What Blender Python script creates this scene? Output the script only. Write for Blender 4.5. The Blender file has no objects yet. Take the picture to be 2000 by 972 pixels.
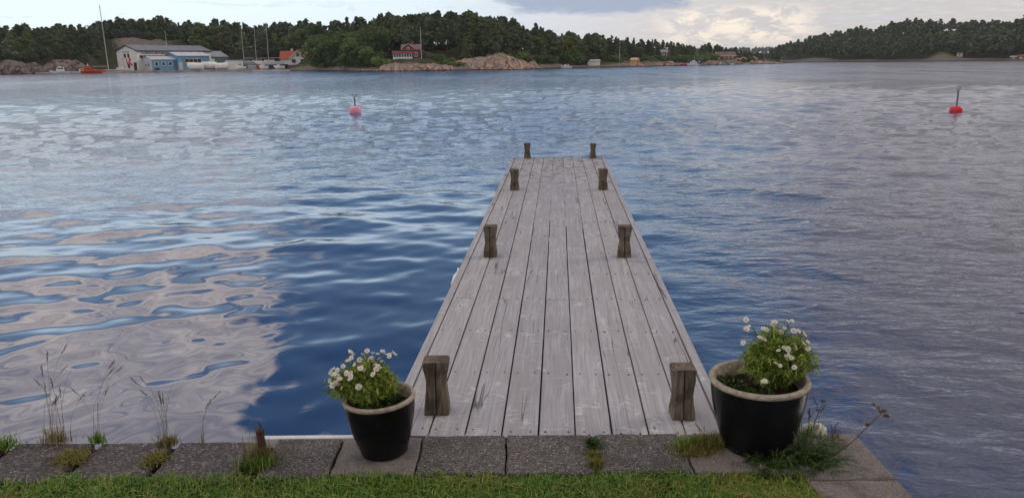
import bpy, math, random
import numpy as np
from mathutils import Matrix, Vector, noise

R = math.radians
scene = bpy.context.scene
COL = scene.collection

# ------------------------------------------------------------------ camera
EYE = 2.15            # eye height above the water, metres
DECK = 0.65           # deck top above the water
F = 1510.0            # focal length in photo pixels (2000 wide)
PITCH, ROLL = 13.59, -0.63
cam_data = bpy.data.cameras.new('camera')
cam_data.sensor_width = 36.0
cam_data.lens = 36.0 * F / 2000.0
cam_data.clip_start = 0.05
cam_data.clip_end = 12000
cam = bpy.data.objects.new('camera', cam_data)
COL.objects.link(cam)
CM = Matrix.Rotation(R(90 - PITCH), 4, 'X') @ Matrix.Rotation(R(ROLL), 4, 'Z')
cam.matrix_world = Matrix.Translation((0, 0, EYE)) @ CM
scene.camera = cam
CM3 = CM.to_3x3()


def ray(px, py):
    return CM3 @ Vector(((px - 1000) / F, (486 - py) / F, -1.0))


def ground(px, py, z=DECK):
    d = ray(px, py)
    t = (z - EYE) / d.z
    return Vector((d.x * t, d.y * t, z))


def horizon(px):
    return 121.0 - (px - 1000) * 0.011


def azim(px):
    d = ray(px, horizon(px))
    return math.atan2(d.x, d.y)


def at(px, dist, z=0.0):
    a = azim(px)
    return Vector((math.sin(a) * dist, math.cos(a) * dist, z))


def height_at(px, py, dist):
    d = ray(px, py)
    return EYE + d.z / math.hypot(d.x, d.y) * dist


# ------------------------------------------------------------------ sun and sky
SUN_AZ, SUN_EL = 68.0, 24.0      # degrees right of the view direction, above the horizon
sd = bpy.data.lights.new('sun', 'SUN')
sd.energy = 0.9
sd.angle = R(20)
sd.color = (1.0, 0.86, 0.72)
sun = bpy.data.objects.new('sun', sd)
COL.objects.link(sun)
sv = Vector((math.sin(R(SUN_AZ)) * math.cos(R(SUN_EL)), math.cos(R(SUN_AZ)) * math.cos(R(SUN_EL)), math.sin(R(SUN_EL))))
sun.rotation_euler = sv.to_track_quat('Z', 'Y').to_euler()


class NT:
    """small helper round a node tree"""
    def __init__(self, tree):
        self.t = tree
        self.n = tree.nodes
        self.l = tree.links

    def node(self, kind, **kw):
        nd = self.n.new(kind)
        for k, v in kw.items():
            setattr(nd, k, v)
        return nd

    def put(self, sock, v):
        if v is None:
            return
        if hasattr(v, 'is_linked') or hasattr(v, 'links'):
            self.l.new(v, sock)
        else:
            if isinstance(v, (tuple, list)) and len(v) == 3 and sock.type == 'RGBA':
                v = (*v, 1.0)
            sock.default_value = v

    def m(self, op, a, b=None, c=None, clamp=False):
        nd = self.node('ShaderNodeMath', operation=op, use_clamp=clamp)
        for i, v in enumerate((a, b, c)):
            self.put(nd.inputs[i], v)
        return nd.outputs[0]

    def vm(self, op, a, b=None):
        nd = self.node('ShaderNodeVectorMath', operation=op)
        self.put(nd.inputs[0], a)
        if b is not None:
            self.put(nd.inputs[1], b)
        return nd.outputs[0]

    def mix(self, f, a, b, blend='MIX'):
        nd = self.node('ShaderNodeMix', data_type='RGBA', blend_type=blend)
        self.put(nd.inputs[0], f)
        self.put(nd.inputs[6], a)
        self.put(nd.inputs[7], b)
        return nd.outputs[2]

    def step(self, v, lo, hi, a=0.0, b=1.0):
        nd = self.node('ShaderNodeMapRange', interpolation_type='SMOOTHSTEP')
        for i, x in enumerate((v, lo, hi, a, b)):
            self.put(nd.inputs[i], x)
        return nd.outputs[0]

    def noise(self, vec, scale=1.0, detail=4.0, rough=0.5, dist=0.0, dims='3D', color=False):
        nd = self.node('ShaderNodeTexNoise', noise_dimensions=dims)
        self.put(nd.inputs['Vector'], vec)
        self.put(nd.inputs['Scale'], scale)
        self.put(nd.inputs['Detail'], detail)
        self.put(nd.inputs['Roughness'], rough)
        self.put(nd.inputs['Distortion'], dist)
        return nd.outputs[1 if color else 0]

    def voro(self, vec, scale=1.0, feature='F1', out=0, rnd=1.0):
        nd = self.node('ShaderNodeTexVoronoi', feature=feature)
        self.put(nd.inputs['Vector'], vec)
        self.put(nd.inputs['Scale'], scale)
        self.put(nd.inputs['Randomness'], rnd)
        return nd.outputs[out]

    def ramp(self, v, stops, interp='LINEAR'):
        nd = self.node('ShaderNodeValToRGB')
        nd.color_ramp.interpolation = interp
        e = nd.color_ramp.elements
        while len(e) < len(stops):
            e.new(0.5)
        for el, (p, c) in zip(e, stops):
            el.position = p
            el.color = (*c, 1.0)
        self.put(nd.inputs[0], v)
        return nd.outputs[0]

    def scale(self, vec, s, off=(0, 0, 0)):
        nd = self.node('ShaderNodeMapping')
        self.put(nd.inputs[0], vec)
        self.put(nd.inputs[1], off)
        self.put(nd.inputs[3], s)
        return nd.outputs[0]

    def comb(self, x, y, z):
        nd = self.node('ShaderNodeCombineXYZ')
        for i, v in enumerate((x, y, z)):
            self.put(nd.inputs[i], v)
        return nd.outputs[0]

    def sep(self, v):
        nd = self.node('ShaderNodeSeparateXYZ')
        self.put(nd.inputs[0], v)
        return nd.outputs

    def bump(self, h, strength=0.3, dist=0.01, normal=None):
        nd = self.node('ShaderNodeBump')
        self.put(nd.inputs['Strength'], strength)
        self.put(nd.inputs['Distance'], dist)
        self.put(nd.inputs['Height'], h)
        if normal is not None:
            self.put(nd.inputs['Normal'], normal)
        return nd.outputs[0]


world = bpy.data.worlds.new('World')
scene.world = world
world.use_nodes = True
w = NT(world.node_tree)
w.n.clear()
sky = w.node('ShaderNodeTexSky', sky_type='NISHITA', sun_disc=False)
sky.sun_elevation = R(SUN_EL)
sky.sun_rotation = R(SUN_AZ)
sky.air_density = 1.0
sky.dust_density = 0.6
sky.ozone_density = 2.5
bg_sky = w.node('ShaderNodeBackground')
w.put(bg_sky.inputs[0], sky.outputs[0])
bg_sky.inputs[1].default_value = 0.10
dirv = w.node('ShaderNodeTexCoord').outputs['Generated']
dx, dy, dz = w.sep(dirv)
el = w.m('MULTIPLY', w.m('ARCSINE', w.m('MINIMUM', w.m('MAXIMUM', dz, -1.0), 1.0)), 57.2958)
az = w.m('MULTIPLY', w.m('ARCTAN2', dx, dy), 57.2958)
# cloud deck seen in perspective: direction projected on a layer overhead
inv = w.m('DIVIDE', 1.0, w.m('ADD', w.m('MAXIMUM', dz, 0.0), 0.10))
lay = w.comb(w.m('MULTIPLY', dx, inv), w.m('MULTIPLY', dy, inv), 0.0)
n_big = w.noise(lay, 1.1, 5, 0.55)
n_mid = w.noise(w.scale(lay, (1, 1, 1), (7, 3, 0)), 2.6, 6, 0.6, 0.4)
n_fine = w.noise(w.scale(lay, (1, 1, 1), (1, 9, 0)), 7.0, 6, 0.6, 0.3)
nb = w.m('SUBTRACT', n_big, 0.5)
nm = w.m('SUBTRACT', n_mid, 0.5)
# low sky: pale veil towards the horizon, whiter left, greyer and pinker right
veil = w.m('MULTIPLY', w.m('POWER', w.step(el, 15.0, 3.5), 1.0), 0.97)
veil_c = w.ramp(w.step(az, -34, 36), [(0.0, (0.74, 0.86, 0.89)), (0.35, (0.66, 0.76, 0.84)), (0.52, (0.57, 0.60, 0.66)),
                                      (0.7, (0.56, 0.53, 0.525)), (0.85, (0.50, 0.475, 0.48)), (1.0, (0.50, 0.475, 0.475))])
veil_hi = w.mix(w.step(az, 4, 20), (0.98, 1.17, 1.38), (0.44, 0.45, 0.53))
veil_c = w.mix(w.step(el, 4.2, 8.5), veil_c, veil_hi)
veil_c = w.mix(w.m('MULTIPLY', w.step(n_fine, 0.45, 0.75), w.step(el, 4, 9, 0.35, 0.12)), veil_c, (0.78, 0.74, 0.72))
# bank of sunlit cloud to the left, with ragged right edge and blue gaps
edge_l = w.m('ADD', w.m('ADD', az, 17.5), w.m('ADD', w.m('MULTIPLY', nb, -16), w.m('MULTIPLY', nm, -9)))
edge_l = w.m('ADD', edge_l, w.m('MULTIPLY', w.m('SUBTRACT', el, 20), 0.12))
mL = w.m('MULTIPLY', w.step(edge_l, 1.6, -1.6), w.step(w.m('ADD', el, w.m('ADD', w.m('MULTIPLY', nb, 8), w.m('MULTIPLY', nm, 11))), 13.2, 16.2))
gap = w.step(w.m('ADD', n_mid, w.m('MULTIPLY', nb, 0.5)), 0.43, 0.48)
mL = w.m('MULTIPLY', mL, w.m('MAXIMUM', gap, w.step(el, 24, 15, 0.95, 0.0)))
cL = w.mix(w.step(n_fine, 0.30, 0.72), (0.66, 0.60, 0.59), (1.24, 1.07, 0.93))
# grey violet cloud to the right
edge_r = w.m('ADD', w.m('SUBTRACT', az, 17.5), w.m('ADD', w.m('MULTIPLY', nb, 26), w.m('MULTIPLY', nm, 10)))
mR = w.m('MULTIPLY', w.step(edge_r, -3.0, 9.0), w.step(w.m('ADD', el, w.m('MULTIPLY', nm, 6)), 2.6, 6.0))
cR = w.mix(w.step(az, 14, 34), (0.15, 0.17, 0.28), (0.42, 0.37, 0.34))
cR = w.mix(w.step(n_mid, 0.38, 0.66), w.mix(0.5, cR, (0.16, 0.18, 0.29)), w.mix(0.3, cR, (0.85, 0.77, 0.70)))
# the dark streak over the inlet and the cream cumulus under it
st = w.noise(w.comb(w.m('MULTIPLY', az, 0.24), w.m('MULTIPLY', el, 0.9), 2.0), 1.0, 7, 0.66, 0.4)
mS = w.m('MULTIPLY', w.step(w.m('ADD', w.m('ABSOLUTE', w.m('SUBTRACT', az, 6.2)), w.m('MULTIPLY', w.m('SUBTRACT', st, 0.5), 10)), 7.4, 5.0),
         w.step(w.m('ADD', el, w.m('MULTIPLY', w.m('SUBTRACT', st, 0.5), 2.2)), 2.95, 3.75))
mS = w.m('MULTIPLY', mS, w.step(el, 9, 6))
cu = w.noise(w.comb(w.m('MULTIPLY', az, 0.42), w.m('MULTIPLY', el, 0.95), 5.0), 1.0, 6, 0.62, 0.5)
mC = w.m('MULTIPLY', w.step(w.m('ABSOLUTE', w.m('SUBTRACT', az, 15.8)), 6.5, 3.0),
         w.m('MULTIPLY', w.step(w.m('ABSOLUTE', w.m('SUBTRACT', el, 2.2)), 1.7, 0.6), w.step(cu, 0.44, 0.58)))
# small scattered cloud everywhere else
mH = w.m('MULTIPLY', w.step(n_big, 0.52, 0.66), w.step(el, 30, 45))
cH = w.mix(w.step(n_fine, 0.35, 0.7), (0.8, 0.79, 0.82), (1.25, 1.16, 1.06))
lowm = w.m('MULTIPLY', w.step(w.m('ADD', st, w.m('MULTIPLY', nm, 0.2)), 0.57, 0.64), w.step(el, 5.0, 3.0))


def bgc(c, s=1.0):
    b = w.node('ShaderNodeBackground')
    w.put(b.inputs[0], c)
    b.inputs[1].default_value = s
    return b.outputs[0]


def mixs(f, a, b):
    nd = w.node('ShaderNodeMixShader')
    w.put(nd.inputs[0], f)
    w.l.new(a, nd.inputs[1])
    w.l.new(b, nd.inputs[2])
    return nd.outputs[0]


sh = mixs(mH, bg_sky.outputs[0], bgc(cH))
sh = mixs(mL, sh, bgc(cL))
sh = mixs(mR, sh, bgc(cR))
sh = mixs(veil, sh, bgc(veil_c))
sh = mixs(w.m('MULTIPLY', lowm, 0.45), sh, bgc((0.50, 0.53, 0.62)))
sh = mixs(w.m('MULTIPLY', mC, 0.85), sh, bgc((0.90, 0.78, 0.64)))
sh = mixs(w.m('MULTIPLY', mS, 0.85), sh, bgc((0.27, 0.33, 0.45)))
wo = w.node('ShaderNodeOutputWorld')
w.l.new(sh, wo.inputs[0])

scene.view_settings.view_transform = 'Standard'
scene.view_settings.look = 'None'
scene.view_settings.exposure = 0.38
scene.view_settings.gamma = 1.0
scene.view_settings.use_curve_mapping = False
scene.cycles.max_bounces = 6
scene.cycles.diffuse_bounces = 2
scene.cycles.glossy_bounces = 3
scene.cycles.transparent_max_bounces = 4
scene.cycles.caustics_reflective = False
scene.cycles.caustics_refractive = False


# ------------------------------------------------------------------ materials
MATS = {}


def material(name):
    m = bpy.data.materials.new(name)
    m.use_nodes = True
    nt = NT(m.node_tree)
    nt.n.clear()
    out = nt.node('ShaderNodeOutputMaterial')
    b = nt.node('ShaderNodeBsdfPrincipled')
    nt.l.new(b.outputs[0], out.inputs[0])
    MATS[name] = m
    return m, nt, b, out


def plain(name, col, rough=0.6, var=0.12, scale=1.5, spec=0.4, bump=0.0, metal=0.0):
    """paint, metal, cloth: base colour with uneven wear"""
    m, t, b, o = material(name)
    oc = t.node('ShaderNodeTexCoord').outputs['Object']
    n = t.noise(oc, scale, 6, 0.6)
    lo = tuple(c * (1 - var) for c in col)
    hi = tuple(min(1, c * (1 + var)) for c in col)
    c = t.mix(t.step(n, 0.3, 0.7), lo, hi)
    t.put(b.inputs['Base Color'], c)
    b.inputs['Roughness'].default_value = rough
    b.inputs['Specular IOR Level'].default_value = spec
    b.inputs['Metallic'].default_value = metal
    if bump:
        t.put(b.inputs['Normal'], t.bump(n, bump, 0.02))
    return m


def mat_plank():
    m, t, b, o = material('weathered_plank')
    oc = t.node('ShaderNodeTexCoord').outputs['Object']
    rnd = t.node('ShaderNodeObjectInfo').outputs['Random']
    off = t.comb(t.m('MULTIPLY', rnd, 37.0), t.m('MULTIPLY', rnd, 91.0), t.m('MULTIPLY', rnd, 13.0))
    v = t.vm('ADD', oc, off)
    warp = t.noise(t.scale(v, (5, 2.2, 5)), 1.0, 3, 0.5, 0, color=True)
    vw = t.vm('ADD', v, t.vm('MULTIPLY', t.vm('SUBTRACT', warp, (0.5, 0.5, 0.5)), (0.045, 0.02, 0.0)))
    grain = t.noise(t.scale(vw, (55, 1.6, 20)), 1.0, 6, 0.65)
    fine = t.noise(t.scale(vw, (230, 5, 60)), 1.0, 4, 0.6)
    patch = t.noise(t.scale(v, (7, 2.0, 7)), 1.0, 4, 0.55)
    tone = t.m('ADD', t.m('MULTIPLY', grain, 0.55), t.m('MULTIPLY', fine, 0.45))
    col = t.ramp(tone, [(0.28, (0.200, 0.192, 0.198)), (0.44, (0.296, 0.295, 0.320)), (0.56, (0.378, 0.380, 0.412)), (0.74, (0.480, 0.486, 0.525))])
    col = t.mix(t.m('MULTIPLY', t.step(patch, 0.40, 0.62), 0.55), col, (0.285, 0.275, 0.288))
    # per board tint
    col = t.mix(0.5, col, t.ramp(rnd, [(0.0, (0.84, 0.83, 0.86)), (0.5, (1.0, 0.99, 1.0)), (1.0, (1.05, 1.02, 1.0))]), 'MULTIPLY')
    # knots: dark hearts with pale crossways rays
    kv = t.scale(v, (8.5, 2.7, 0.0))
    kd = t.voro(kv, 1.0)
    kcol = t.sep(t.voro(kv, 1.0, out=1))[0]
    has = t.step(kcol, 0.45, 0.5)
    heart = t.m('MULTIPLY', t.step(kd, 0.075, 0.03), has)
    rays = t.noise(t.scale(vw, (11, 75, 1)), 1.0, 3, 0.5)
    pale = t.m('MULTIPLY', t.m('MULTIPLY', t.step(kd, 0.42, 0.12), has), t.step(rays, 0.56, 0.64))
    xn = t.noise(t.scale(vw, (4.5, 13, 1), (2, 8, 5)), 1.0, 2, 0.4, 0.5)
    cross = t.m('MULTIPLY', t.step(t.m('ABSOLUTE', t.m('SUBTRACT', xn, 0.5)), 0.016, 0.004), t.step(t.noise(t.scale(v, (5, 3.4, 1), (4, 1, 7)), 1.0, 2), 0.52, 0.60))
    pale2 = t.m('MULTIPLY', t.step(t.noise(t.scale(vw, (9, 26, 1)), 1.0, 4, 0.6, 0.6), 0.64, 0.70), 0.35)
    col = t.mix(t.m('MULTIPLY', t.m('MAXIMUM', pale, pale2), 0.72), col, (0.60, 0.60, 0.63))
    col = t.mix(t.m('MULTIPLY', cross, 0.42), col, (0.62, 0.63, 0.68))
    ring = t.m('MULTIPLY', t.m('MULTIPLY', t.step(kd, 0.17, 0.10), t.step(kd, 0.05, 0.10)), has)
    col = t.mix(t.m('MULTIPLY', ring, 0.5), col, (0.55, 0.545, 0.56))
    col = t.mix(t.m('MULTIPLY', heart, 0.75), col, (0.11, 0.085, 0.075))
    # drying cracks along the grain
    cn = t.noise(t.scale(v, (9, 0.30, 1), (3, 5, 1)), 1.0, 3, 0.5)
    crack = t.m('MULTIPLY', t.step(t.m('ABSOLUTE', t.m('SUBTRACT', cn, 0.5)), 0.0065, 0.002), t.step(t.noise(t.scale(v, (2, 1.1, 1), (9, 2, 4)), 1.0, 2), 0.50, 0.56))
    col = t.mix(t.m('MULTIPLY', crack, 0.8), col, (0.06, 0.052, 0.05))
    # algae and dirt blotches near the outer end
    pos = t.node('ShaderNodeNewGeometry').outputs['Position']
    far = t.step(t.sep(pos)[1], 8.0, 11.4)
    bl = t.noise(pos, 9.0, 6, 0.68)
    col = t.mix(t.m('MULTIPLY', t.m('MULTIPLY', far, t.step(bl, 0.50, 0.60)), 0.72), col, (0.085, 0.078, 0.078))
    t.put(b.inputs['Base Color'], col)
    b.inputs['Roughness'].default_value = 0.72
    b.inputs['Specular IOR Level'].default_value = 0.25
    h = t.m('SUBTRACT', t.m('ADD', tone, t.m('MULTIPLY', pale, 0.25)), t.m('MULTIPLY', crack, 1.5))
    t.put(b.inputs['Normal'], t.bump(h, 0.55, 0.004))
    return m


def mat_post():
    m, t, b, o = material('weathered_post')
    oc = t.node('ShaderNodeTexCoord').outputs['Object']
    rnd = t.node('ShaderNodeObjectInfo').outputs['Random']
    v = t.vm('ADD', oc, t.comb(t.m('MULTIPLY', rnd, 21.0), t.m('MULTIPLY', rnd, 5.0), t.m('MULTIPLY', rnd, 47.0)))
    g = t.noise(t.scale(v, (70, 70, 6)), 1.0, 6, 0.65, 0.6)
    p = t.noise(v, 14, 5, 0.6)
    col = t.ramp(g, [(0.28, (0.040, 0.030, 0.022)), (0.46, (0.115, 0.088, 0.064)), (0.60, (0.18, 0.145, 0.112)), (0.78, (0.28, 0.24, 0.20))])
    col = t.mix(t.m('MULTIPLY', t.step(p, 0.46, 0.62), 0.75), col, (0.055, 0.044, 0.035))
    mossy = t.m('MULTIPLY', t.step(t.sep(oc)[2], 0.10, 0.0), t.step(p, 0.42, 0.58))
    col = t.mix(t.m('MULTIPLY', mossy, 0.5), col, (0.06, 0.062, 0.03))
    t.put(b.inputs['Base Color'], col)
    b.inputs['Roughness'].default_value = 0.8
    b.inputs['Specular IOR Level'].default_value = 0.2
    t.put(b.inputs['Normal'], t.bump(g, 0.8, 0.004))
    return m


def mat_slab(name, cols, scale, contrast):
    m, t, b, o = material(name)
    oc = t.node('ShaderNodeTexCoord').outputs['Object']
    rnd = t.node('ShaderNodeObjectInfo').outputs['Random']
    v = t.vm('ADD', oc, t.comb(t.m('MULTIPLY', rnd, 17.0), t.m('MULTIPLY', rnd, 29.0), 0.0))
    cell = t.voro(v, scale, out=1)
    cd = t.voro(v, scale)
    cr = t.sep(cell)[0]
    col = t.ramp(cr, cols)
    gap = t.step(cd, 0.30, 0.62)
    col = t.mix(t.m('MULTIPLY', gap, contrast), col, tuple(c * 0.45 for c in cols[1][1]))
    st = t.noise(v, 7, 5, 0.62)
    col = t.mix(t.m('MULTIPLY', t.step(st, 0.45, 0.66), 0.55), col, (0.045, 0.042, 0.038))
    lich = t.step(t.noise(v, 26, 4, 0.6), 0.66, 0.72)
    col = t.mix(t.m('MULTIPLY', lich, 0.35), col, (0.30, 0.29, 0.27))
    t.put(b.inputs['Base Color'], col)
    b.inputs['Roughness'].default_value = 0.85
    b.inputs['Specular IOR Level'].default_value = 0.25
    t.put(b.inputs['Normal'], t.bump(t.m('SUBTRACT', st, cd), 0.75, 0.004))
    return m


def mat_leaf(name, stops, transl=0.3, rough=0.6, rscale=0.25):
    """foliage: colour varies from leaf to leaf and from plant to plant"""
    m, t, b, o = material(name)
    g = t.node('ShaderNodeNewGeometry')
    isl = g.outputs['Random Per Island']
    rnd = t.node('ShaderNodeObjectInfo').outputs['Random']
    f = t.m('ADD', t.m('MULTIPLY', isl, 1 - rscale), t.m('MULTIPLY', rnd, rscale))
    col = t.ramp(f, stops)
    t.put(b.inputs['Base Color'], col)
    b.inputs['Roughness'].default_value = rough
    b.inputs['Specular IOR Level'].default_value = 0.25
    if transl > 0:
        tr = t.node('ShaderNodeBsdfTranslucent')
        t.put(tr.inputs[0], col)
        mx = t.node('ShaderNodeMixShader')
        mx.inputs[0].default_value = transl
        t.l.new(b.outputs[0], mx.inputs[1])
        t.l.new(tr.outputs[0], mx.inputs[2])
        t.l.new(mx.outputs[0], o.inputs[0])
    return m


def mat_terrain():
    m, t, b, o = material('hillside')
    pos = t.node('ShaderNodeNewGeometry').outputs['Position']
    rk = t.node('ShaderNodeAttribute', attribute_name='rock').outputs['Fac']
    gr = t.node('ShaderNodeAttribute', attribute_name='grass').outputs['Fac']
    n = t.noise(pos, 0.35, 7, 0.62)
    n2 = t.noise(t.scale(pos, (1, 1, 2.5)), 1.6, 6, 0.65, 0.5)
    under = t.ramp(n, [(0.3, (0.018, 0.022, 0.012)), (0.55, (0.045, 0.050, 0.022)), (0.75, (0.085, 0.075, 0.040))])
    rock = t.ramp(n2, [(0.28, (0.050, 0.043, 0.040)), (0.45, (0.135, 0.115, 0.102)), (0.60, (0.21, 0.175, 0.155)), (0.78, (0.30, 0.26, 0.23))])
    turf = t.ramp(n2, [(0.3, (0.045, 0.060, 0.018)), (0.7, (0.125, 0.125, 0.045))])
    c = t.mix(t.step(t.m('ADD', gr, t.m('MULTIPLY', t.m('SUBTRACT', n2, 0.5), 0.8)), 0.42, 0.58), under, turf)
    c = t.mix(t.step(t.m('ADD', rk, t.m('MULTIPLY', t.m('SUBTRACT', n2, 0.5), 1.3)), 0.42, 0.58), c, rock)
    wet = t.step(t.sep(pos)[2], 0.38, 0.18)
    c = t.mix(t.m('MULTIPLY', wet, 0.8), c, (0.022, 0.019, 0.016))
    t.put(b.inputs['Base Color'], c)
    b.inputs['Roughness'].default_value = 0.85
    b.inputs['Specular IOR Level'].default_value = 0.2
    t.put(b.inputs['Normal'], t.bump(n2, 0.9, 0.5))
    return m


def mat_granite(name='granite', tint=(1, 1, 1)):
    m, t, b, o = material(name)
    pos = t.node('ShaderNodeNewGeometry').outputs['Position']
    lo = t.noise(pos, 0.30, 5, 0.6)
    mid = t.noise(t.scale(pos, (1, 1, 0.7)), 0.55, 8, 0.7, 0.8)
    wv = t.vm('ADD', pos, t.vm('MULTIPLY', t.noise(pos, 0.4, 3, 0.6, color=True), (2.5, 2.5, 2.5)))
    crk = t.step(t.voro(t.scale(wv, (0.30, 0.18, 0.16)), 1.0, 'DISTANCE_TO_EDGE'), 0.055, 0.012)
    stv = t.noise(t.scale(pos, (1.4, 1.4, 0.22)), 1.0, 5, 0.6)
    c = t.ramp(mid, [(0.30, (0.10, 0.075, 0.065)), (0.43, (0.27, 0.180, 0.145)), (0.56, (0.46, 0.295, 0.230)), (0.72, (0.62, 0.45, 0.37))])
    c = t.mix(t.m('MULTIPLY', t.step(lo, 0.50, 0.66), 0.8), c, (0.17, 0.155, 0.145))
    c = t.mix(t.m('MULTIPLY', t.step(stv, 0.56, 0.66), 0.75), c, (0.06, 0.052, 0.047))
    c = t.mix(t.m('MULTIPLY', crk, 0.85), c, (0.035, 0.028, 0.024))
    nz = t.sep(t.node('ShaderNodeNewGeometry').outputs['Normal'])[2]
    c = t.mix(1.0, c, tint, 'MULTIPLY')
    liche = t.m('MULTIPLY', t.step(nz, 0.6, 0.92), t.step(lo, 0.38, 0.52))
    c = t.mix(t.m('MULTIPLY', liche, 0.7), c, (0.155, 0.145, 0.125))
    wet = t.step(t.m('ADD', t.sep(pos)[2], t.m('MULTIPLY', t.m('SUBTRACT', mid, 0.5), 0.5)), 0.35, 0.15)
    c = t.mix(t.m('MULTIPLY', wet, 0.85), c, (0.02, 0.017, 0.015))
    t.put(b.inputs['Base Color'], c)
    b.inputs['Roughness'].default_value = 0.8
    b.inputs['Specular IOR Level'].default_value = 0.25
    t.put(b.inputs['Normal'], t.bump(mid, 0.8, 0.35))
    return m


def mat_water():
    m, t, b, o = material('sea_water')
    pos = t.node('ShaderNodeNewGeometry').outputs['Position']
    px_, py_, pz_ = t.sep(pos)
    dist = t.m('SQRT', t.m('ADD', t.m('MULTIPLY', px_, px_), t.m('MULTIPLY', py_, py_)))
    # where the breeze ruffles the surface: out on the bay, and in the open water right of the jetty
    gust = t.noise(t.scale(pos, (0.05, 0.11, 1)), 1.0, 3, 0.5)
    right = t.step(t.m('SUBTRACT', px_, t.m('MULTIPLY', py_, 0.08)), 0.2, 2.0)
    ruff = t.m('MAXIMUM', t.m('MULTIPLY', right, 0.55), t.step(dist, 7, 30))
    ruff = t.m('MULTIPLY', ruff, t.step(gust, 0.25, 0.65, 0.65, 1.1))
    fine = t.noise(t.scale(pos, (3.2, 6.5, 1)), 1.0, 3, 0.55, 0.3)
    med = t.noise(t.scale(pos, (0.55, 1.1, 1)), 1.0, 5, 0.6, 0.2)
    nrm = t.bump(fine, t.m('MULTIPLY', ruff, t.step(dist, 12, 60, 0.55, 0.16)), 0.11)
    nrm = t.bump(med, t.m('MULTIPLY', t.step(dist, 18, 90), 0.30), 0.5, nrm)
    big = t.noise(t.scale(pos, (0.14, 0.42, 1)), 1.0, 6, 0.7, 0.3)
    nrm = t.bump(big, t.m('MULTIPLY', t.step(dist, 45, 130), 0.22), 1.6, nrm)
    paws = t.noise(t.scale(pos, (0.20, 0.030, 1), (3, 8, 0)), 1.0, 5, 0.62, 0.4)
    paws2 = t.noise(t.scale(pos, (0.028, 0.007, 1), (5, 1, 0)), 1.0, 4, 0.6)
    catspaw = t.step(t.m('ADD', t.m('MULTIPLY', paws, 0.7), t.m('MULTIPLY', paws2, 0.3)), 0.40, 0.60)
    body = t.mix(t.step(px_, -1.0, 5.0), (0.0062, 0.033, 0.120), (0.011, 0.023, 0.066))
    t.put(b.inputs['Base Color'], body)
    b.inputs['IOR'].default_value = 1.85
    t.put(b.inputs['Roughness'], t.m('ADD', t.step(dist, 15, 110, 0.035, 0.085), t.m('MULTIPLY', t.step(dist, 60, 130), t.m('MULTIPLY', catspaw, 0.17))))
    t.put(b.inputs['Normal'], nrm)
    return m


mat_plank(); mat_post(); mat_terrain(); mat_granite(); mat_granite('grey_rock', (0.42, 0.48, 0.54)); mat_water()
mat_slab('slab_aggregate', [(0.0, (0.055, 0.048, 0.047)), (0.3, (0.110, 0.098, 0.096)), (0.62, (0.175, 0.158, 0.155)), (0.95, (0.25, 0.232, 0.23)), (1.0, (0.42, 0.41, 0.40))], 150, 0.7)
mat_slab('slab_dark', [(0.0, (0.045, 0.038, 0.040)), (0.4, (0.085, 0.072, 0.076)), (0.8, (0.13, 0.115, 0.118)), (1.0, (0.26, 0.245, 0.25))], 120, 0.5)
mat_slab('slab_smooth', [(0.0, (0.140, 0.122, 0.118)), (0.4, (0.185, 0.163, 0.157)), (0.8, (0.235, 0.21, 0.203)), (1.0, (0.32, 0.30, 0.29))], 260, 0.25)
mat_leaf('pine_needles', [(0.0, (0.034, 0.056, 0.029)), (0.35, (0.075, 0.113, 0.056)), (0.7, (0.136, 0.180, 0.086)), (1.0, (0.244, 0.273, 0.132))], 0.15, 0.7, 0.55)
mat_leaf('broad_leaves', [(0.0, (0.035, 0.064, 0.020)), (0.4, (0.077, 0.132, 0.038)), (0.75, (0.137, 0.206, 0.058)), (1.0, (0.242, 0.306, 0.088))], 0.2, 0.65, 0.55)
mat_leaf('birch_leaves', [(0.0, (0.050, 0.064, 0.013)), (0.5, (0.105, 0.123, 0.024)), (1.0, (0.209, 0.204, 0.044))], 0.25, 0.65, 0.3)
mat_leaf('wood_mass', [(0.0, (0.027, 0.044, 0.027)), (0.4, (0.063, 0.091, 0.053)), (0.75, (0.111, 0.138, 0.075)), (1.0, (0.187, 0.207, 0.114))], 0.1, 0.75, 0.0)
mat_leaf('grass_blade', [(0.0, (0.039, 0.093, 0.016)), (0.35, (0.093, 0.209, 0.031)), (0.72, (0.178, 0.319, 0.053)), (0.93, (0.327, 0.389, 0.093)), (1.0, (0.528, 0.435, 0.186))], 0.35, 0.5, 0.0)
def grass_patches():
    m = MATS['grass_blade']
    t = NT(m.node_tree)
    pos = t.node('ShaderNodeNewGeometry').outputs['Position']
    n = t.noise(pos, 5.5, 4, 0.6)
    b = [x for x in t.n if x.type == 'BSDF_PRINCIPLED'][0]
    tr = [x for x in t.n if x.type == 'BSDF_TRANSLUCENT'][0]
    col = b.inputs['Base Color'].links[0].from_socket
    c2 = t.mix(t.m('MULTIPLY', t.step(n, 0.48, 0.66), 0.7), col, t.mix(0.5, col, (0.34, 0.29, 0.07)))
    t.put(b.inputs['Base Color'], c2)
    t.put(tr.inputs[0], c2)


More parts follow.
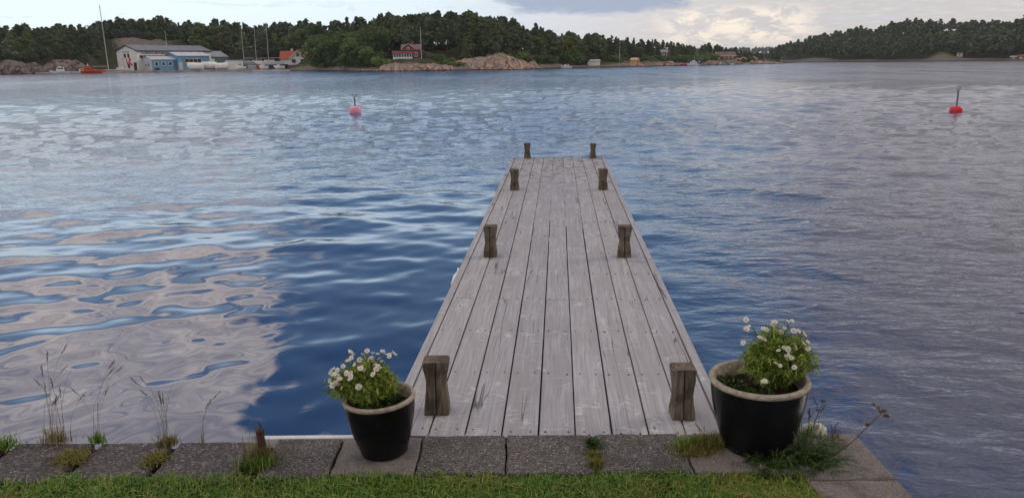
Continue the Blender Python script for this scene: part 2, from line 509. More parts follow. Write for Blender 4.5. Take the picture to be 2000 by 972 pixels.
grass_patches()
mat_leaf('dry_grass', [(0.0, (0.12, 0.10, 0.04)), (0.5, (0.24, 0.19, 0.09)), (1.0, (0.36, 0.29, 0.16))], 0.3, 0.6, 0.1)
mat_leaf('moss_tuft', [(0.0, (0.077, 0.087, 0.017)), (0.5, (0.175, 0.175, 0.035)), (1.0, (0.308, 0.252, 0.084))], 0.3, 0.6, 0.1)
mat_leaf('daisy_leaf', [(0.0, (0.062, 0.110, 0.022)), (0.4, (0.179, 0.262, 0.048)), (0.75, (0.359, 0.427, 0.083)), (1.0, (0.600, 0.580, 0.124))], 0.4, 0.5, 0.1)
mat_leaf('dark_leaf', [(0.0, (0.013, 0.029, 0.008)), (0.5, (0.034, 0.065, 0.016)), (1.0, (0.072, 0.111, 0.026))], 0.25, 0.45, 0.1)
mat_leaf('yarrow_leaf', [(0.0, (0.022, 0.048, 0.014)), (0.5, (0.053, 0.101, 0.025)), (1.0, (0.105, 0.161, 0.039))], 0.3, 0.5, 0.1)
mat_leaf('white_petal', [(0.0, (0.72, 0.72, 0.70)), (1.0, (0.84, 0.84, 0.82))], 0.35, 0.5, 0.1)
plain('flower_disc', (0.62, 0.42, 0.035), 0.7, 0.25, 200)
plain('seed_brown', (0.085, 0.052, 0.022), 0.8, 0.4, 60)
plain('stalk', (0.17, 0.15, 0.07), 0.7, 0.3, 30)
plain('soil', (0.032, 0.022, 0.016), 0.95, 0.5, 40, 0.1, 0.8)
plain('lawn_soil', (0.040, 0.036, 0.018), 0.95, 0.5, 12, 0.1, 0.8)
plain('bark', (0.11, 0.068, 0.044), 0.9, 0.4, 3)
plain('birch_bark', (0.32, 0.30, 0.27), 0.85, 0.4, 4)
plain('rusty_iron', (0.060, 0.028, 0.018), 0.75, 0.5, 40, 0.3, 0.6)
plain('pale_board', (0.62, 0.63, 0.65), 0.6, 0.15, 6)
plain('concrete', (0.30, 0.275, 0.25), 0.85, 0.3, 1.2, 0.2, 0.4)
plain('quay_concrete', (0.36, 0.315, 0.275), 0.85, 0.35, 0.45, 0.2, 0.4)
plain('white_paint', (0.72, 0.72, 0.71), 0.55, 0.07, 1.2)
plain('hall_white', (0.66, 0.65, 0.65), 0.55, 0.07, 0.5)
plain('hall_cream', (0.74, 0.715, 0.665), 0.55, 0.06, 0.5)
plain('grey_door', (0.40, 0.40, 0.41), 0.55, 0.1, 0.8)
plain('pale_blue_wall', (0.42, 0.48, 0.56), 0.6, 0.08, 0.8)
plain('steel_roof', (0.135, 0.15, 0.19), 0.5, 0.15, 0.6)
plain('pale_roof', (0.46, 0.47, 0.51), 0.5, 0.12, 0.6)
plain('mid_roof', (0.24, 0.26, 0.30), 0.5, 0.12, 0.6)
plain('blue_cladding', (0.10, 0.27, 0.45), 0.5, 0.12, 0.6)
plain('green_cladding', (0.10, 0.19, 0.15), 0.55, 0.12, 0.6)
plain('dark_trim', (0.035, 0.038, 0.048), 0.5, 0.2, 2)
plain('red_tiles', (0.33, 0.075, 0.052), 0.75, 0.22, 1.5)
plain('brown_roof', (0.155, 0.105, 0.095), 0.8, 0.25, 1.5)
plain('falun_red', (0.20, 0.030, 0.026), 0.8, 0.15, 1.2)
plain('brown_timber', (0.085, 0.052, 0.040), 0.8, 0.2, 1.5)
plain('yellow_paint', (0.62, 0.33, 0.075), 0.6, 0.1, 1.2)
plain('cream_paint', (0.62, 0.50, 0.34), 0.6, 0.1, 1.2)
plain('boat_orange', (0.55, 0.065, 0.028), 0.4, 0.12, 1.0)
plain('boat_white', (0.74, 0.74, 0.73), 0.35, 0.06, 1.0)
plain('boat_pink', (0.42, 0.025, 0.12), 0.5, 0.12, 1.0)
plain('tarp', (0.70, 0.71, 0.72), 0.5, 0.12, 1.8, 0.4, 0.6)
plain('grey_tarp', (0.40, 0.41, 0.44), 0.6, 0.14, 1.8, 0.4, 0.6)
plain('navy_paint', (0.02, 0.03, 0.13), 0.5, 0.15, 1.0)
plain('mural_red', (0.50, 0.05, 0.07), 0.6, 0.1, 1.0)
plain('black_paint', (0.018, 0.018, 0.022), 0.5, 0.2, 1.0)
plain('aluminium', (0.42, 0.43, 0.42), 0.45, 0.1, 2.0)
plain('pole_white', (0.60, 0.60, 0.56), 0.5, 0.08, 2.0)
plain('buoy_pink', (0.74, 0.31, 0.40), 0.5, 0.12, 6)
plain('buoy_red', (0.62, 0.022, 0.035), 0.45, 0.12, 6)
plain('galvanised', (0.16, 0.17, 0.18), 0.5, 0.25, 12)
plain('pot_rim', (0.29, 0.25, 0.20), 0.75, 0.28, 45, 0.3, 0.5)
plain('pot_glaze', (0.006, 0.006, 0.008), 0.25, 0.3, 8, 0.22)
plain('pale_stone', (0.52, 0.50, 0.47), 0.8, 0.2, 20, 0.3, 0.5)
plain('wood_pile', (0.10, 0.085, 0.07), 0.85, 0.3, 8)
gm, gt, gb, go = material('window_glass')
gb.inputs['Base Color'].default_value = (0.025, 0.028, 0.033, 1)
gb.inputs['Roughness'].default_value = 0.12


# ------------------------------------------------------------------ geometry helpers
def np_mesh(name, V, Fc, smooth=False):
    """mesh from arrays; Fc is (n,3) or (n,4)"""
    V = np.asarray(V, np.float32)
    Fc = np.asarray(Fc, np.int32)
    k = Fc.shape[1]
    me = bpy.data.meshes.new(name)
    me.vertices.add(len(V))
    me.vertices.foreach_set('co', V.ravel())
    me.loops.add(Fc.size)
    me.loops.foreach_set('vertex_index', Fc.ravel())
    me.polygons.add(len(Fc))
    me.polygons.foreach_set('loop_start', np.arange(0, Fc.size, k, dtype=np.int32))
    if smooth:
        me.polygons.foreach_set('use_smooth', np.ones(len(Fc), dtype=bool))
    me.update(calc_edges=True)
    return me


class MB:
    """collects faces of one piece"""
    def __init__(self):
        self.v = []
        self.f = []

    def add(self, vs, fs):
        b = len(self.v)
        self.v += [tuple(p) for p in vs]
        self.f += [tuple(i + b for i in f) for f in fs]
        return self

    def box(self, x0, x1, y0, y1, z0, z1):
        return self.add([(x0, y0, z0), (x1, y0, z0), (x1, y1, z0), (x0, y1, z0), (x0, y0, z1), (x1, y0, z1), (x1, y1, z1), (x0, y1, z1)],
                        [(0, 3, 2, 1), (4, 5, 6, 7), (0, 1, 5, 4), (1, 2, 6, 5), (2, 3, 7, 6), (3, 0, 4, 7)])

    def bevel_box(self, x0, x1, y0, y1, z0, z1, b):
        """box whose top edges are chamfered"""
        lo = [(x0, y0), (x1, y0), (x1, y1), (x0, y1)]
        hi = [(x0 + b, y0 + b), (x1 - b, y0 + b), (x1 - b, y1 - b), (x0 + b, y1 - b)]
        vs = [(x, y, z0) for x, y in lo] + [(x, y, z1 - b) for x, y in lo] + [(x, y, z1) for x, y in hi]
        fs = [(0, 3, 2, 1), (8, 9, 10, 11)]
        for r in (0, 4):
            for i in range(4):
                j = (i + 1) % 4
                fs.append((r + i, r + j, r + 4 + j, r + 4 + i))
        return self.add(vs, fs)

    def rings(self, rings, close=True, cap0=True, cap1=True):
        n = len(rings[0])
        vs = [p for r in rings for p in r]
        fs = []
        for i in range(len(rings) - 1):
            for j in range(n if close else n - 1):
                k = (j + 1) % n
                fs.append((i * n + j, i * n + k, (i + 1) * n + k, (i + 1) * n + j))
        if cap0:
            fs.append(tuple(range(n))[::-1])
        if cap1:
            fs.append(tuple((len(rings) - 1) * n + j for j in range(n)))
        return self.add(vs, fs)

    def lathe(self, prof, n=24, cap0=True, cap1=True):
        return self.rings([[(r * math.cos(2 * math.pi * j / n), r * math.sin(2 * math.pi * j / n), z) for j in range(n)] for r, z in prof], True, cap0, cap1)

    def tube(self, pts, rad, n=6):
        pts = [Vector(p) for p in pts]
        if not hasattr(rad, '__len__'):
            rad = [rad] * len(pts)
        rings = []
        for i, p in enumerate(pts):
            d = (pts[min(i + 1, len(pts) - 1)] - pts[max(i - 1, 0)]).normalized()
            a = d.cross(Vector((0, 0, 1)) if abs(d.z) < 0.9 else Vector((1, 0, 0))).normalized()
            b = d.cross(a)
            rings.append([tuple(p + (a * math.cos(2 * math.pi * j / n) + b * math.sin(2 * math.pi * j / n)) * rad[i]) for j in range(n)])
        return self.rings(rings)

    def mesh(self, name, smooth=False):
        me = bpy.data.meshes.new(name)
        me.from_pydata(self.v, [], self.f)
        if smooth:
            me.polygons.foreach_set('use_smooth', [True] * len(me.polygons))
        me.update()
        return me

    def build(self, name, mat, parent=None, loc=(0, 0, 0), rot=(0, 0, 0), smooth=False):
        return obj(name, self.mesh(name, smooth), mat, parent, loc, rot)


def obj(name, me, mat=None, parent=None, loc=(0, 0, 0), rot=(0, 0, 0)):
    o = bpy.data.objects.new(name, me)
    COL.objects.link(o)
    if mat and me is not None and not me.materials:
        me.materials.append(MATS[mat])
    o.location = loc
    o.rotation_euler = rot
    if parent:
        o.parent = parent
    return o


def tag(o, label, cat, group=None, kind=None):
    o['label'] = label
    o['category'] = cat
    if group:
        o['group'] = group
    if kind:
        o['kind'] = kind
    return o


def thing(name, label, cat, loc=(0, 0, 0), rotz=0.0, group=None, rot=None):
    o = obj(name, None, None, None, loc, rot if rot else (0, 0, rotz))
    o.empty_display_size = 0.2
    return tag(o, label, cat, group)


def structure(o):
    o['kind'] = 'structure'
    return o


def fbm(x, y, z=0.0, oct=4, sc=1.0):
    return noise.fractal(Vector((x * sc, y * sc, z)), 1.0, 2.0, oct)


def sstep(a, b, x):
    t = np.clip((np.asarray(x, float) - a) / (b - a), 0, 1)
    return t * t * (3 - 2 * t)


def interp(tab, x):
    return np.interp(x, [p[0] for p in tab], [p[1] for p in tab])


# ------------------------------------------------------------------ water
def build_water():
    rng = np.random.default_rng(5)
    r = [0.8]
    while r[-1] < 130:
        r.append(r[-1] * 1.0075 + 0.004)
    while r[-1] < 9000:
        r.append(r[-1] * 1.22)
    r = np.array(r)
    a = np.concatenate([np.linspace(-180, -62, 24)[:-1], np.linspace(-62, -38, 50)[:-1], np.linspace(-38, 38, 600), np.linspace(38, 62, 50)[1:], np.linspace(62, 180, 24)[1:]])
    a = np.radians(a)
    RR, AA = np.meshgrid(r, a, indexing='ij')
    X, Y = np.sin(AA) * RR, np.cos(AA) * RR
    Z = np.zeros_like(X)
    # long smooth undulations everywhere; chop grows away from the sheltered corner by the quay
    open_ = sstep(6, 34, RR)
    side = sstep(0.3, 3.0, X - 0.08 * Y) * 0.35
    n = 46
    for i in range(n):
        lam = 0.20 * (2.3 / 0.20) ** (i / (n - 1)) * rng.uniform(0.9, 1.1)
        th = rng.normal(0.25, 0.95)
        k = 2 * math.pi / lam
        ph = rng.uniform(0, 6.283)
        calm = 0.0068 if lam > 0.8 else 0.0076
        slope = calm + (0.0125 if lam < 2.4 else 0.009) * open_ + (0.007 if lam < 1.0 else 0.001) * side
        fade = 1 - sstep(60, 128, RR)
        # drop waves the grid cannot carry
        res = 1 - sstep(0.18, 0.40, (RR * 0.0075) / lam)
        arg = k * (X * math.sin(th) + Y * math.cos(th)) + ph + 0.9 * np.sin(0.23 * k * (X * math.cos(th) - Y * math.sin(th)) + i)
        Z += slope / k * 1.35 * np.sin(arg) * fade * res
    # a slow wake crossing from the left
    for (o0, amp) in ((9.4, 0.011), (10.9, 0.012), (12.9, 0.012), (15.6, 0.015), (19.4, 0.018), (25.0, 0.02)):
        q = Y - 0.16 * X - o0 + 0.25 * np.sin(X * 0.5)
        Z += amp * np.exp(-(q / 0.30) ** 2) * sstep(-14, -8, X) * (1 - sstep(-2.5, 0.5, X))
    V = np.stack([X, Y, Z], -1).reshape(-1, 3)
    nr, na = RR.shape
    i = np.arange(nr - 1)[:, None]
    j = np.arange(na - 1)[None, :]
    F_ = np.stack([i * na + j, (i + 1) * na + j, (i + 1) * na + j + 1, i * na + j + 1], -1).reshape(-1, 4)
    o = obj('water', np_mesh('water', V, F_, True), 'sea_water')
    structure(o)


build_water()

# ------------------------------------------------------------------ far shore terrain
SHORE_A = [(-900, 300), (-300, 288), (0, 286), (180, 283), (420, 280), (560, 276), (615, 262), (700, 226), (790, 212), (950, 214), (1050, 236), (1100, 260),
           (1180, 275), (1260, 290), (1340, 305), (1400, 330), (1470, 362), (1532, 395), (1560, 470)]
HILL_A = [(-900, 9), (0, 9), (180, 10), (225, 12.5), (360, 12), (420, 9.5), (560, 8), (650, 7), (760, 6.0), (900, 6.6), (1000, 6.2), (1050, 4.5), (1100, 4.0),
          (1200, 6.5), (1300, 6), (1380, 3.5), (1450, 2.4), (1520, 1.0), (1540, -0.5), (1560, -1.5)]
SKY_A = [(-300, 52), (0, 56), (60, 50), (100, 58), (140, 48), (180, 56), (200, 43), (250, 38), (300, 43), (320, 33), (360, 45), (420, 42), (450, 40), (480, 48),
         (520, 52), (560, 46), (600, 43), (640, 45), (680, 37), (735, 42), (755, 28), (800, 33), (830, 29), (870, 25), (920, 28), (1000, 36), (1015, 48),
         (1033, 64), (1045, 55), (1075, 60), (1092, 72), (1110, 65), (1130, 74), (1160, 69), (1200, 76), (1300, 84), (1365, 96), (1388, 88), (1405, 94),
         (1440, 97), (1500, 108), (1560, 118)]
FLAT_A = [(-900, 0), (170, 0), (190, 1), (560, 1), (590, 0), (1600, 0)]
PADS = [(575, 20, 9, 1.9), (797, 15, 8, 3.3), (1045, 20, 4, 1.9), (1166, 6, 5, 0.55), (1239, 5, 4, 0.9), (1298, 30, 5, 3.2), (1418, 12, 7, 1.9), (1166, 42, 4, 4.6),
        (345, 70, 7, 11.0), (1057, 42, 5, 4.6)]


def land_a(px, s):
    """ground height of the wooded island: px fixes the bearing, s metres inland"""
    px = np.asarray(px, float)
    s = np.asarray(s, float)
    H = interp(HILL_A, px)
    flat = interp(FLAT_A, px)
    z = H * sstep(-2, 62, s) + 0.9 * sstep(0, 4, s) * np.minimum(1, np.maximum(H, 0) / 3)
    zf = 0.55 + (H - 0.5) * sstep(30, 62, s)
    z = z * (1 - flat) + zf * flat
    z = np.where(s < 0, -1.6 * sstep(0, -3.0, s) * 1.0 + z * 0, z)
    for (p, ss, r, zz) in PADS:
        dd = interp(SHORE_A, p) + ss
        lat = (px - p) / 1554.0 * dd
        w_ = 1 - sstep(0.6 * r, 1.5 * r, np.hypot(lat, s - ss))
        z = z * (1 - w_) + zz * w_
    return z


def bumps(X, Y, amp, sc, seed):
    out = np.zeros(X.size)
    xf, yf = X.ravel(), Y.ravel()
    for i in range(X.size):
        out[i] = noise.fractal(Vector((xf[i] * sc, yf[i] * sc, seed)), 1.0, 2.0, 4)
    return out.reshape(X.shape) * amp


def terrain(name, pxs, ss, shore, hfun, rockfun, grassfun, rough):
    PX, SS = np.meshgrid(pxs, ss, indexing='ij')
    D = interp(shore, PX) + SS
    AZ = np.interp(PX, pxs, [azim(p) for p in pxs])
    X, Y = np.sin(AZ) * D, np.cos(AZ) * D
    Z = hfun(PX, SS)
    B = bumps(X, Y, 1.0, 0.16, 3.1)
    Z = Z + B * rough(PX, SS)
    V = np.stack([X, Y, Z], -1).reshape(-1, 3)
    n0, n1 = PX.shape
    i = np.arange(n0 - 1)[:, None]
    j = np.arange(n1 - 1)[None, :]
    F_ = np.stack([i * n1 + j, (i + 1) * n1 + j, (i + 1) * n1 + j + 1, i * n1 + j + 1], -1).reshape(-1, 4)
    me = np_mesh(name, V, F_, True)
    for nm, fn in (('rock', rockfun), ('grass', grassfun)):
        at_ = me.attributes.new(nm, 'FLOAT', 'POINT')
        at_.data.foreach_set('value', fn(PX, SS, B).astype(np.float32).ravel())
    return structure(obj(name, me, 'hillside'))


def blob(PX, SS, p, s, rp, rs):
    return np.exp(-((PX - p) / rp) ** 2 - ((SS - s) / rs) ** 2)


def rock_a(PX, SS, B):
    r = (1 - sstep(3, 9, SS + B * 4))
    r = np.maximum(r, 0.95 * blob(PX, SS, 60, 5, 110, 11))
    r = np.maximum(r, 1.0 * blob(PX, SS, 285, 54, 60, 10))
    r = np.maximum(r, 0.8 * blob(PX, SS, 960, 14, 90, 12))
    r = np.maximum(r, 0.7 * blob(PX, SS, 1240, 8, 60, 9))
    r = np.maximum(r, 0.7 * blob(PX, SS, 1450, 8, 60, 14))
    return r


def grass_a(PX, SS, B):
    g = 0.7 * blob(PX, SS, 700, 8, 70, 9) + 0.8 * blob(PX, SS, 600, 12, 25, 10) + 0.75 * blob(PX, SS, 1185, 7, 35, 8) + 0.6 * blob(PX, SS, 1080, 8, 40, 9)
    return np.clip(g, 0, 1)


def rough_a(PX, SS):
    f = interp(FLAT_A, PX)
    k = 0.35 + 0.9 * sstep(1, 8, SS)
    pad = np.zeros_like(PX)
    for (p, ss, r, zz) in PADS:
        dd = interp(SHORE_A, p) + ss
        pad = np.maximum(pad, 1 - sstep(0.7 * r, 1.4 * r, np.hypot((PX - p) / 1554 * dd, SS - ss)))
    return k * (1 - f * (1 - sstep(32, 46, SS))) * (1 - pad) * np.where(SS < -1, 0.2, 1)


S_ROWS = np.concatenate([[-12, -6, -3, -1.5], np.linspace(-0.6, 30, 40), np.linspace(31.5, 80, 30), [95, 120, 150]])
terrain('island_hillside', np.linspace(-900, 1558, 400), S_ROWS, SHORE_A, land_a, rock_a, grass_a, rough_a)

SHORE_B = [(1470, 700), (1500, 590), (1545, 540), (1600, 516), (1700, 500), (1850, 483), (2000, 470), (2300, 440), (2900, 380)]
HILL_B = [(1470, -1.0), (1500, 2.0), (1545, 5.5), (1600, 9), (1700, 14), (1800, 17.5), (2000, 17.5), (2900, 19)]
SKY_B = [(1470, 112), (1500, 101), (1525, 90), (1560, 80), (1600, 69), (1650, 60), (1690, 52), (1740, 45), (1775, 38), (1850, 40), (1900, 41), (1960, 43), (1985, 36), (2000, 32), (2900, 25)]


def land_b(px, s):
    px = np.asarray(px, float)
    s = np.asarray(s, float)
    H = interp(HILL_B, px)
    z = H * sstep(-4, 120, s) + 1.0 * sstep(0, 5, s)
    z = z + 2.6 * np.exp(-((px - 1840) / 26) ** 2 - ((s - 9) / 9) ** 2)
    return np.where(s < 0, -1.6 * sstep(0, -3, s), z)


def rock_b(PX, SS, B):
    r = 1 - sstep(3, 9, SS + B * 4)
    for p, s, a_, b_ in ((1850, 75, 32, 12), (1740, 55, 18, 10), (1815, 62, 12, 8), (1590, 14, 40, 16), (1905, 60, 14, 10)):
        r = np.maximum(r, 1.0 * blob(PX, SS, p, s, a_, b_))
    return r


terrain('far_hillside', np.linspace(1472, 2900, 170), np.concatenate([[-12, -5, -2], np.linspace(-0.5, 40, 30), np.linspace(44, 130, 30), [150, 200]]), SHORE_B, land_b, rock_b,
        lambda P, S, B: 1.1 * blob(P, S, 1840, 9, 26, 8), lambda P, S: 0.4 + 0.8 * sstep(1, 8, S))

SHORE_C = [(1100, 1500), (1650, 1500)]
terrain('distant_ridge', np.linspace(1100, 1650, 40), np.array([-30, -5, 0, 10, 30, 60, 100, 160, 260.0]), SHORE_C,
        lambda P, S: np.where(S < 0, -2.0, 14.0 * sstep(0, 110, S) + 0 * P), lambda P, S, B: 0 * P, lambda P, S, B: 0 * P, lambda P, S: 1.5 + 0 * P)


# ------------------------------------------------------------------ trees
def leaf_cards(rng, C, size, flat=1.0):
    """diamond leaf clumps at centres C, randomly turned"""
    n = len(C)
    a = rng.normal(size=(n, 3))
    a[:, 2] *= flat
    a /= np.linalg.norm(a, axis=1)[:, None]
    b = rng.normal(size=(n, 3))
    b -= (b * a).sum(1)[:, None] * a
    b /= np.linalg.norm(b, axis=1)[:, None]
    s = size * rng.uniform(0.6, 1.4, n)[:, None]
    V = np.stack([C - a * s, C - b * s * 0.55, C + a * s, C + b * s * 0.55], 1).reshape(-1, 3)
    F_ = np.arange(4 * n).reshape(-1, 4)
    return V, F_


def crown_points(rng, kind, h, n, spread):
    """centres of leaf clumps of a tree of height h"""
    pts = []
    if kind == 'pine':
        m = rng.integers(15, 24)
        z0 = h * rng.uniform(0.28, 0.5)
        for i in range(m):
            t = (i + rng.uniform(0, 1)) / m
            z = z0 + (h - z0) * t
            rad = spread * (0.35 + 0.75 * math.sin(math.pi * min(1, 0.25 + 0.72 * t))) * rng.uniform(0.45, 1.1) * (1.12 - 0.75 * t ** 2)
            th = rng.uniform(0, 6.283)
            c = np.array([math.cos(th) * rad * 0.62, math.sin(th) * rad * 0.62, z])
            rr = spread * rng.uniform(0.30, 0.52) * (1.15 - 0.55 * t)
            k = n // m
            u = rng.normal(size=(k, 3))
            u /= np.linalg.norm(u, axis=1)[:, None]
            u *= rng.uniform(0.45, 1, k)[:, None]
            pts.append(c + u * np.array([rr * 1.15, rr * 1.15, rr * 0.55]))
    elif kind == 'spruce':
        z = h * 0.08 + (h * 0.92) * rng.uniform(0, 1, n) ** 1.25
        rad = spread * 0.8 * (1 - (z / h)) * (0.75 + 0.35 * np.sin(z * 5.2)) + 0.08
        th = rng.uniform(0, 6.283, n)
        q = np.sqrt(rng.uniform(0.25, 1, n))
        pts.append(np.stack([np.cos(th) * rad * q, np.sin(th) * rad * q, z - 0.25 * rad * q], 1))
    else:
        m = rng.integers(20, 28)
        for i in range(m):
            u = rng.normal(size=3)
            u /= np.linalg.norm(u)
            q = rng.uniform(0.55, 0.95)
            c = np.array([u[0] * spread * q, u[1] * spread * q, h * 0.57 + u[2] * h * 0.36 * q])
            rr = spread * rng.uniform(0.24, 0.42)
            k = n // m
            v = rng.normal(size=(k, 3))
            v /= np.linalg.norm(v, axis=1)[:, None]
            v *= rng.uniform(0.6, 1, k)[:, None]
            pts.append(c + v * rr * np.array([1, 1, 0.8]))
    return np.concatenate(pts)


def trunk_mb(rng, kind, h):
    mb = MB()
    bend = [(rng.uniform(-0.12, 0.12) * h * 0.12 * i, rng.uniform(-0.12, 0.12) * h * 0.12 * i) for i in range(5)]
    pts = [(bend[i][0], bend[i][1], -0.6 + (h * 0.93 + 0.6) * i / 4) for i in range(5)]
    r0 = 0.018 * h + 0.03
    mb.tube(pts, [r0, r0 * 0.82, r0 * 0.6, r0 * 0.4, r0 * 0.12], 6)
    for i in range(6):
        t = rng.uniform(0.42, 0.85)
        th = rng.uniform(0, 6.283)
        L = h * 0.16 * (1.3 - t)
        z = h * t
        mb.tube([(0, 0, z), (math.cos(th) * L, math.sin(th) * L, z + L * 0.35), (math.cos(th) * L * 1.8, math.sin(th) * L * 1.8, z + L * 0.9)], [r0 * 0.3, r0 * 0.2, r0 * 0.08], 4)
    return mb


TREE_KINDS = {}
rng = np.random.default_rng(11)
for kind, nvar, leafmat, barkmat in (('pine', 7, 'pine_needles', 'bark'), ('spruce', 3, 'pine_needles', 'bark'), ('broad', 5, 'broad_leaves', 'bark'), ('birch', 3, 'birch_leaves', 'birch_bark')):
    vs = []
    for i in range(nvar):
        h = 10.0
        spread = {'pine': 2.5, 'spruce': 2.3, 'broad': 3.5, 'birch': 2.4}[kind] * rng.uniform(0.9, 1.15)
        P = crown_points(rng, kind, h, 2300, spread)
        V, F_ = leaf_cards(rng, P, 0.26 if kind != 'broad' else 0.30)
        cm = np_mesh('crown', V, F_)
        cm.materials.append(MATS[leafmat])
        tm = trunk_mb(rng, kind, h).mesh('trunk', True)
        tm.materials.append(MATS[barkmat])
        vs.append((cm, tm))
    TREE_KINDS[kind] = vs

TREE_N = {'pine': 'pine_tree', 'spruce': 'spruce_tree', 'broad': 'broadleaf_tree', 'birch': 'birch_tree'}
rt = random.Random(4)
TREES = []


def tree(kind, p, h, wide, label, group, cat='tree'):
    cm, tm = rt.choice(TREE_KINDS[kind])
    o = thing(TREE_N[kind], label, cat, p, rt.uniform(0, 6.283), group)
    k = h / 10.0
    o.scale = (k * wide, k * wide, k)
    obj('crown', cm, None, o)
    obj('trunk', tm, None, o)
    TREES.append(o)
    return o


MIN_S = [(-900, 8), (0, 9), (150, 10), (176, 24), (196, 50), (222, 64), (350, 66), (362, 50), (400, 44), (540, 42), (556, 34), (604, 30), (618, 7), (640, 4), (735, 5), (764, 13),
         (768, 26), (830, 24), (850, 21), (1000, 21), (1030, 16), (1060, 16), (1080, 10), (1130, 12), (1145, 15), (1190, 15), (1230, 13), (1250, 15), (1280, 20), (1320, 20), (1350, 16), (1395, 18),
         (1400, 24), (1440, 24), (1480, 20), (1530, 12)]
CLEAR = [(345, 62, 78, 14), (797, 0, 24, 28), (575, 0, 28, 30), (1298, 14, 34, 12), (1166, 30, 46, 10), (1045, 8, 24, 10), (1057, 30, 46, 9)]


def wood_label(px):
    if px < 600:
        return 'boatyard'
    if px < 1075:
        return 'headland'
    return 'inlet'


LAB = {('pine', 'boatyard'): 'tall dark pine in the wood on the hill behind the boatyard',
       ('pine', 'headland'): 'tall dark pine in the wood behind the red veranda cottage and pink rocks',
       ('pine', 'inlet'): 'dark pine in the low wood behind the white boathouse and yellow shed',
       ('spruce', 'boatyard'): 'dark pointed spruce in the wood behind the boatyard',
       ('spruce', 'headland'): 'dark pointed spruce in the wood behind the red veranda cottage',
       ('spruce', 'inlet'): 'dark pointed spruce in the wood along the inlet',
       ('broad', 'boatyard'): 'rounded green broadleaf tree on the slope behind the boatyard',
       ('broad', 'headland'): 'rounded leafy green tree crowding the shore beside the red veranda cottage',
       ('broad', 'inlet'): 'rounded leafy green tree near the white boathouse shore',
       ('birch', 'boatyard'): 'light yellow green birch above the boatyard roofs',
       ('birch', 'headland'): 'light yellow green birch on the pink rock headland',
       ('birch', 'inlet'): 'light yellow green birch near the white boathouse shore'}
GRP = {'boatyard': 'trees behind the boatyard', 'headland': 'trees on the headland', 'inlet': 'trees along the inlet shore'}

cand = []
EXTRA = []
for (a0, a1, n) in ((-40, 600, 330), (600, 1075, 260), (1075, 1525, 340)):
    for i in range(n):
        px = a0 + (a1 - a0) * (i + rt.random()) / n
        ms = float(interp(MIN_S, px))
        back = i % 5 < 2
        s = rt.uniform(max(ms, 48), 74) if back else ms + rt.random() ** 1.3 * 46
        if any(abs(px - c[0]) < c[3] and c[1] < s < c[2] for c in CLEAR):
            continue
        d = float(interp(SHORE_A, px)) + s
        g = float(land_a(px, s))
        top = height_at(px, float(interp(SKY_A, px)) + rt.choice((-4, -1, 2, 5, 9)) + rt.uniform(-2, 3), d)
        kind = 'pine'
        q = rt.random()
        if 610 < px < 768 and s < 34:
            kind = 'broad'
        elif 1085 < px < 1135 and s < 40:
            kind = 'broad' if q < 0.6 else 'birch'
        elif 370 < px < 440 and s < 62:
            kind = 'birch' if q < 0.45 else 'broad'
        elif q < 0.10:
            kind = 'spruce'
        elif q < 0.18:
            kind = 'broad'
        elif q < 0.21 and s < 40:
            kind = 'birch'
        hmax = top - g
        if hmax < 2.2:
            continue
        h = hmax if back else min(hmax, rt.uniform(6.5, 11.5) if kind != 'broad' else rt.uniform(6, 10.5))
        if h > 15:
            h = rt.uniform(12.5, 15)
        cand.append((px, s, d, g, h, kind, back))
# the trees that show largest become single trees, the others fill the wood behind them
cand.sort(key=lambda c: (c[6] * -0.12 + c[4] / c[2] * 3 + (0.12 if c[5] in ('broad', 'birch') else 0) - c[1] * 0.0012 + rt.uniform(0, 0.05)), reverse=True)
# keep the zones balanced
quota = {'boatyard': 108, 'headland': 100, 'inlet': 84}
for c in cand:
    px, s, d, g, h, kind, back = c
    z = wood_label(px)
    if quota[z] > 0:
        quota[z] -= 1
        tree(kind, at(px, d, g - 0.2), h, rt.uniform(0.85, 1.2) * (1.15 if h < 8 else 1.0), LAB[(kind, z)], GRP[z])
    else:
        EXTRA.append(c)
# single trees one notices
for px, s, h, wd, kind, lab in ((268, 8, 6.2, 1.1, 'birch', 'yellow green bush beside the white gable of the boatyard hall'),
                                (1047, 46, 10.5, 0.8, 'pine', 'lone thin pine standing clear of the headland wood'),
                                (1113, 24, 9.2, 1.25, 'birch', 'tall bright yellow green tree above the white cabin motorboat')):
    d = float(interp(SHORE_A, px)) + s
    if px == 268:
        px, d = 238, 306
        tree(kind, at(px, d, 0.4), h, wd, lab, None)
    else:
        tree(kind, at(px, d, float(land_a(px, s)) - 0.2), h, wd, lab, None)


def wood_mass(name, label, items, seed, nleaf, size, shore):
    rg = np.random.default_rng(seed)
    VS, n0, FS = [], 0, []
    for (px, s, d, g, h, kind) in items:
        sp = {'pine': 0.25, 'spruce': 0.22, 'broad': 0.34, 'birch': 0.25}[kind] * h
        P = crown_points(rg, kind, h, nleaf, sp)
        V, F_ = leaf_cards(rg, P, size * h / 10)
        V = V + np.array(at(px, d, g - 0.2))
        VS.append(V)
        FS.append(F_ + n0)
        n0 += len(V)
    o = obj(name, np_mesh(name, np.concatenate(VS), np.concatenate(FS)), 'wood_mass')
    return tag(o, label, 'wood', None, 'stuff')


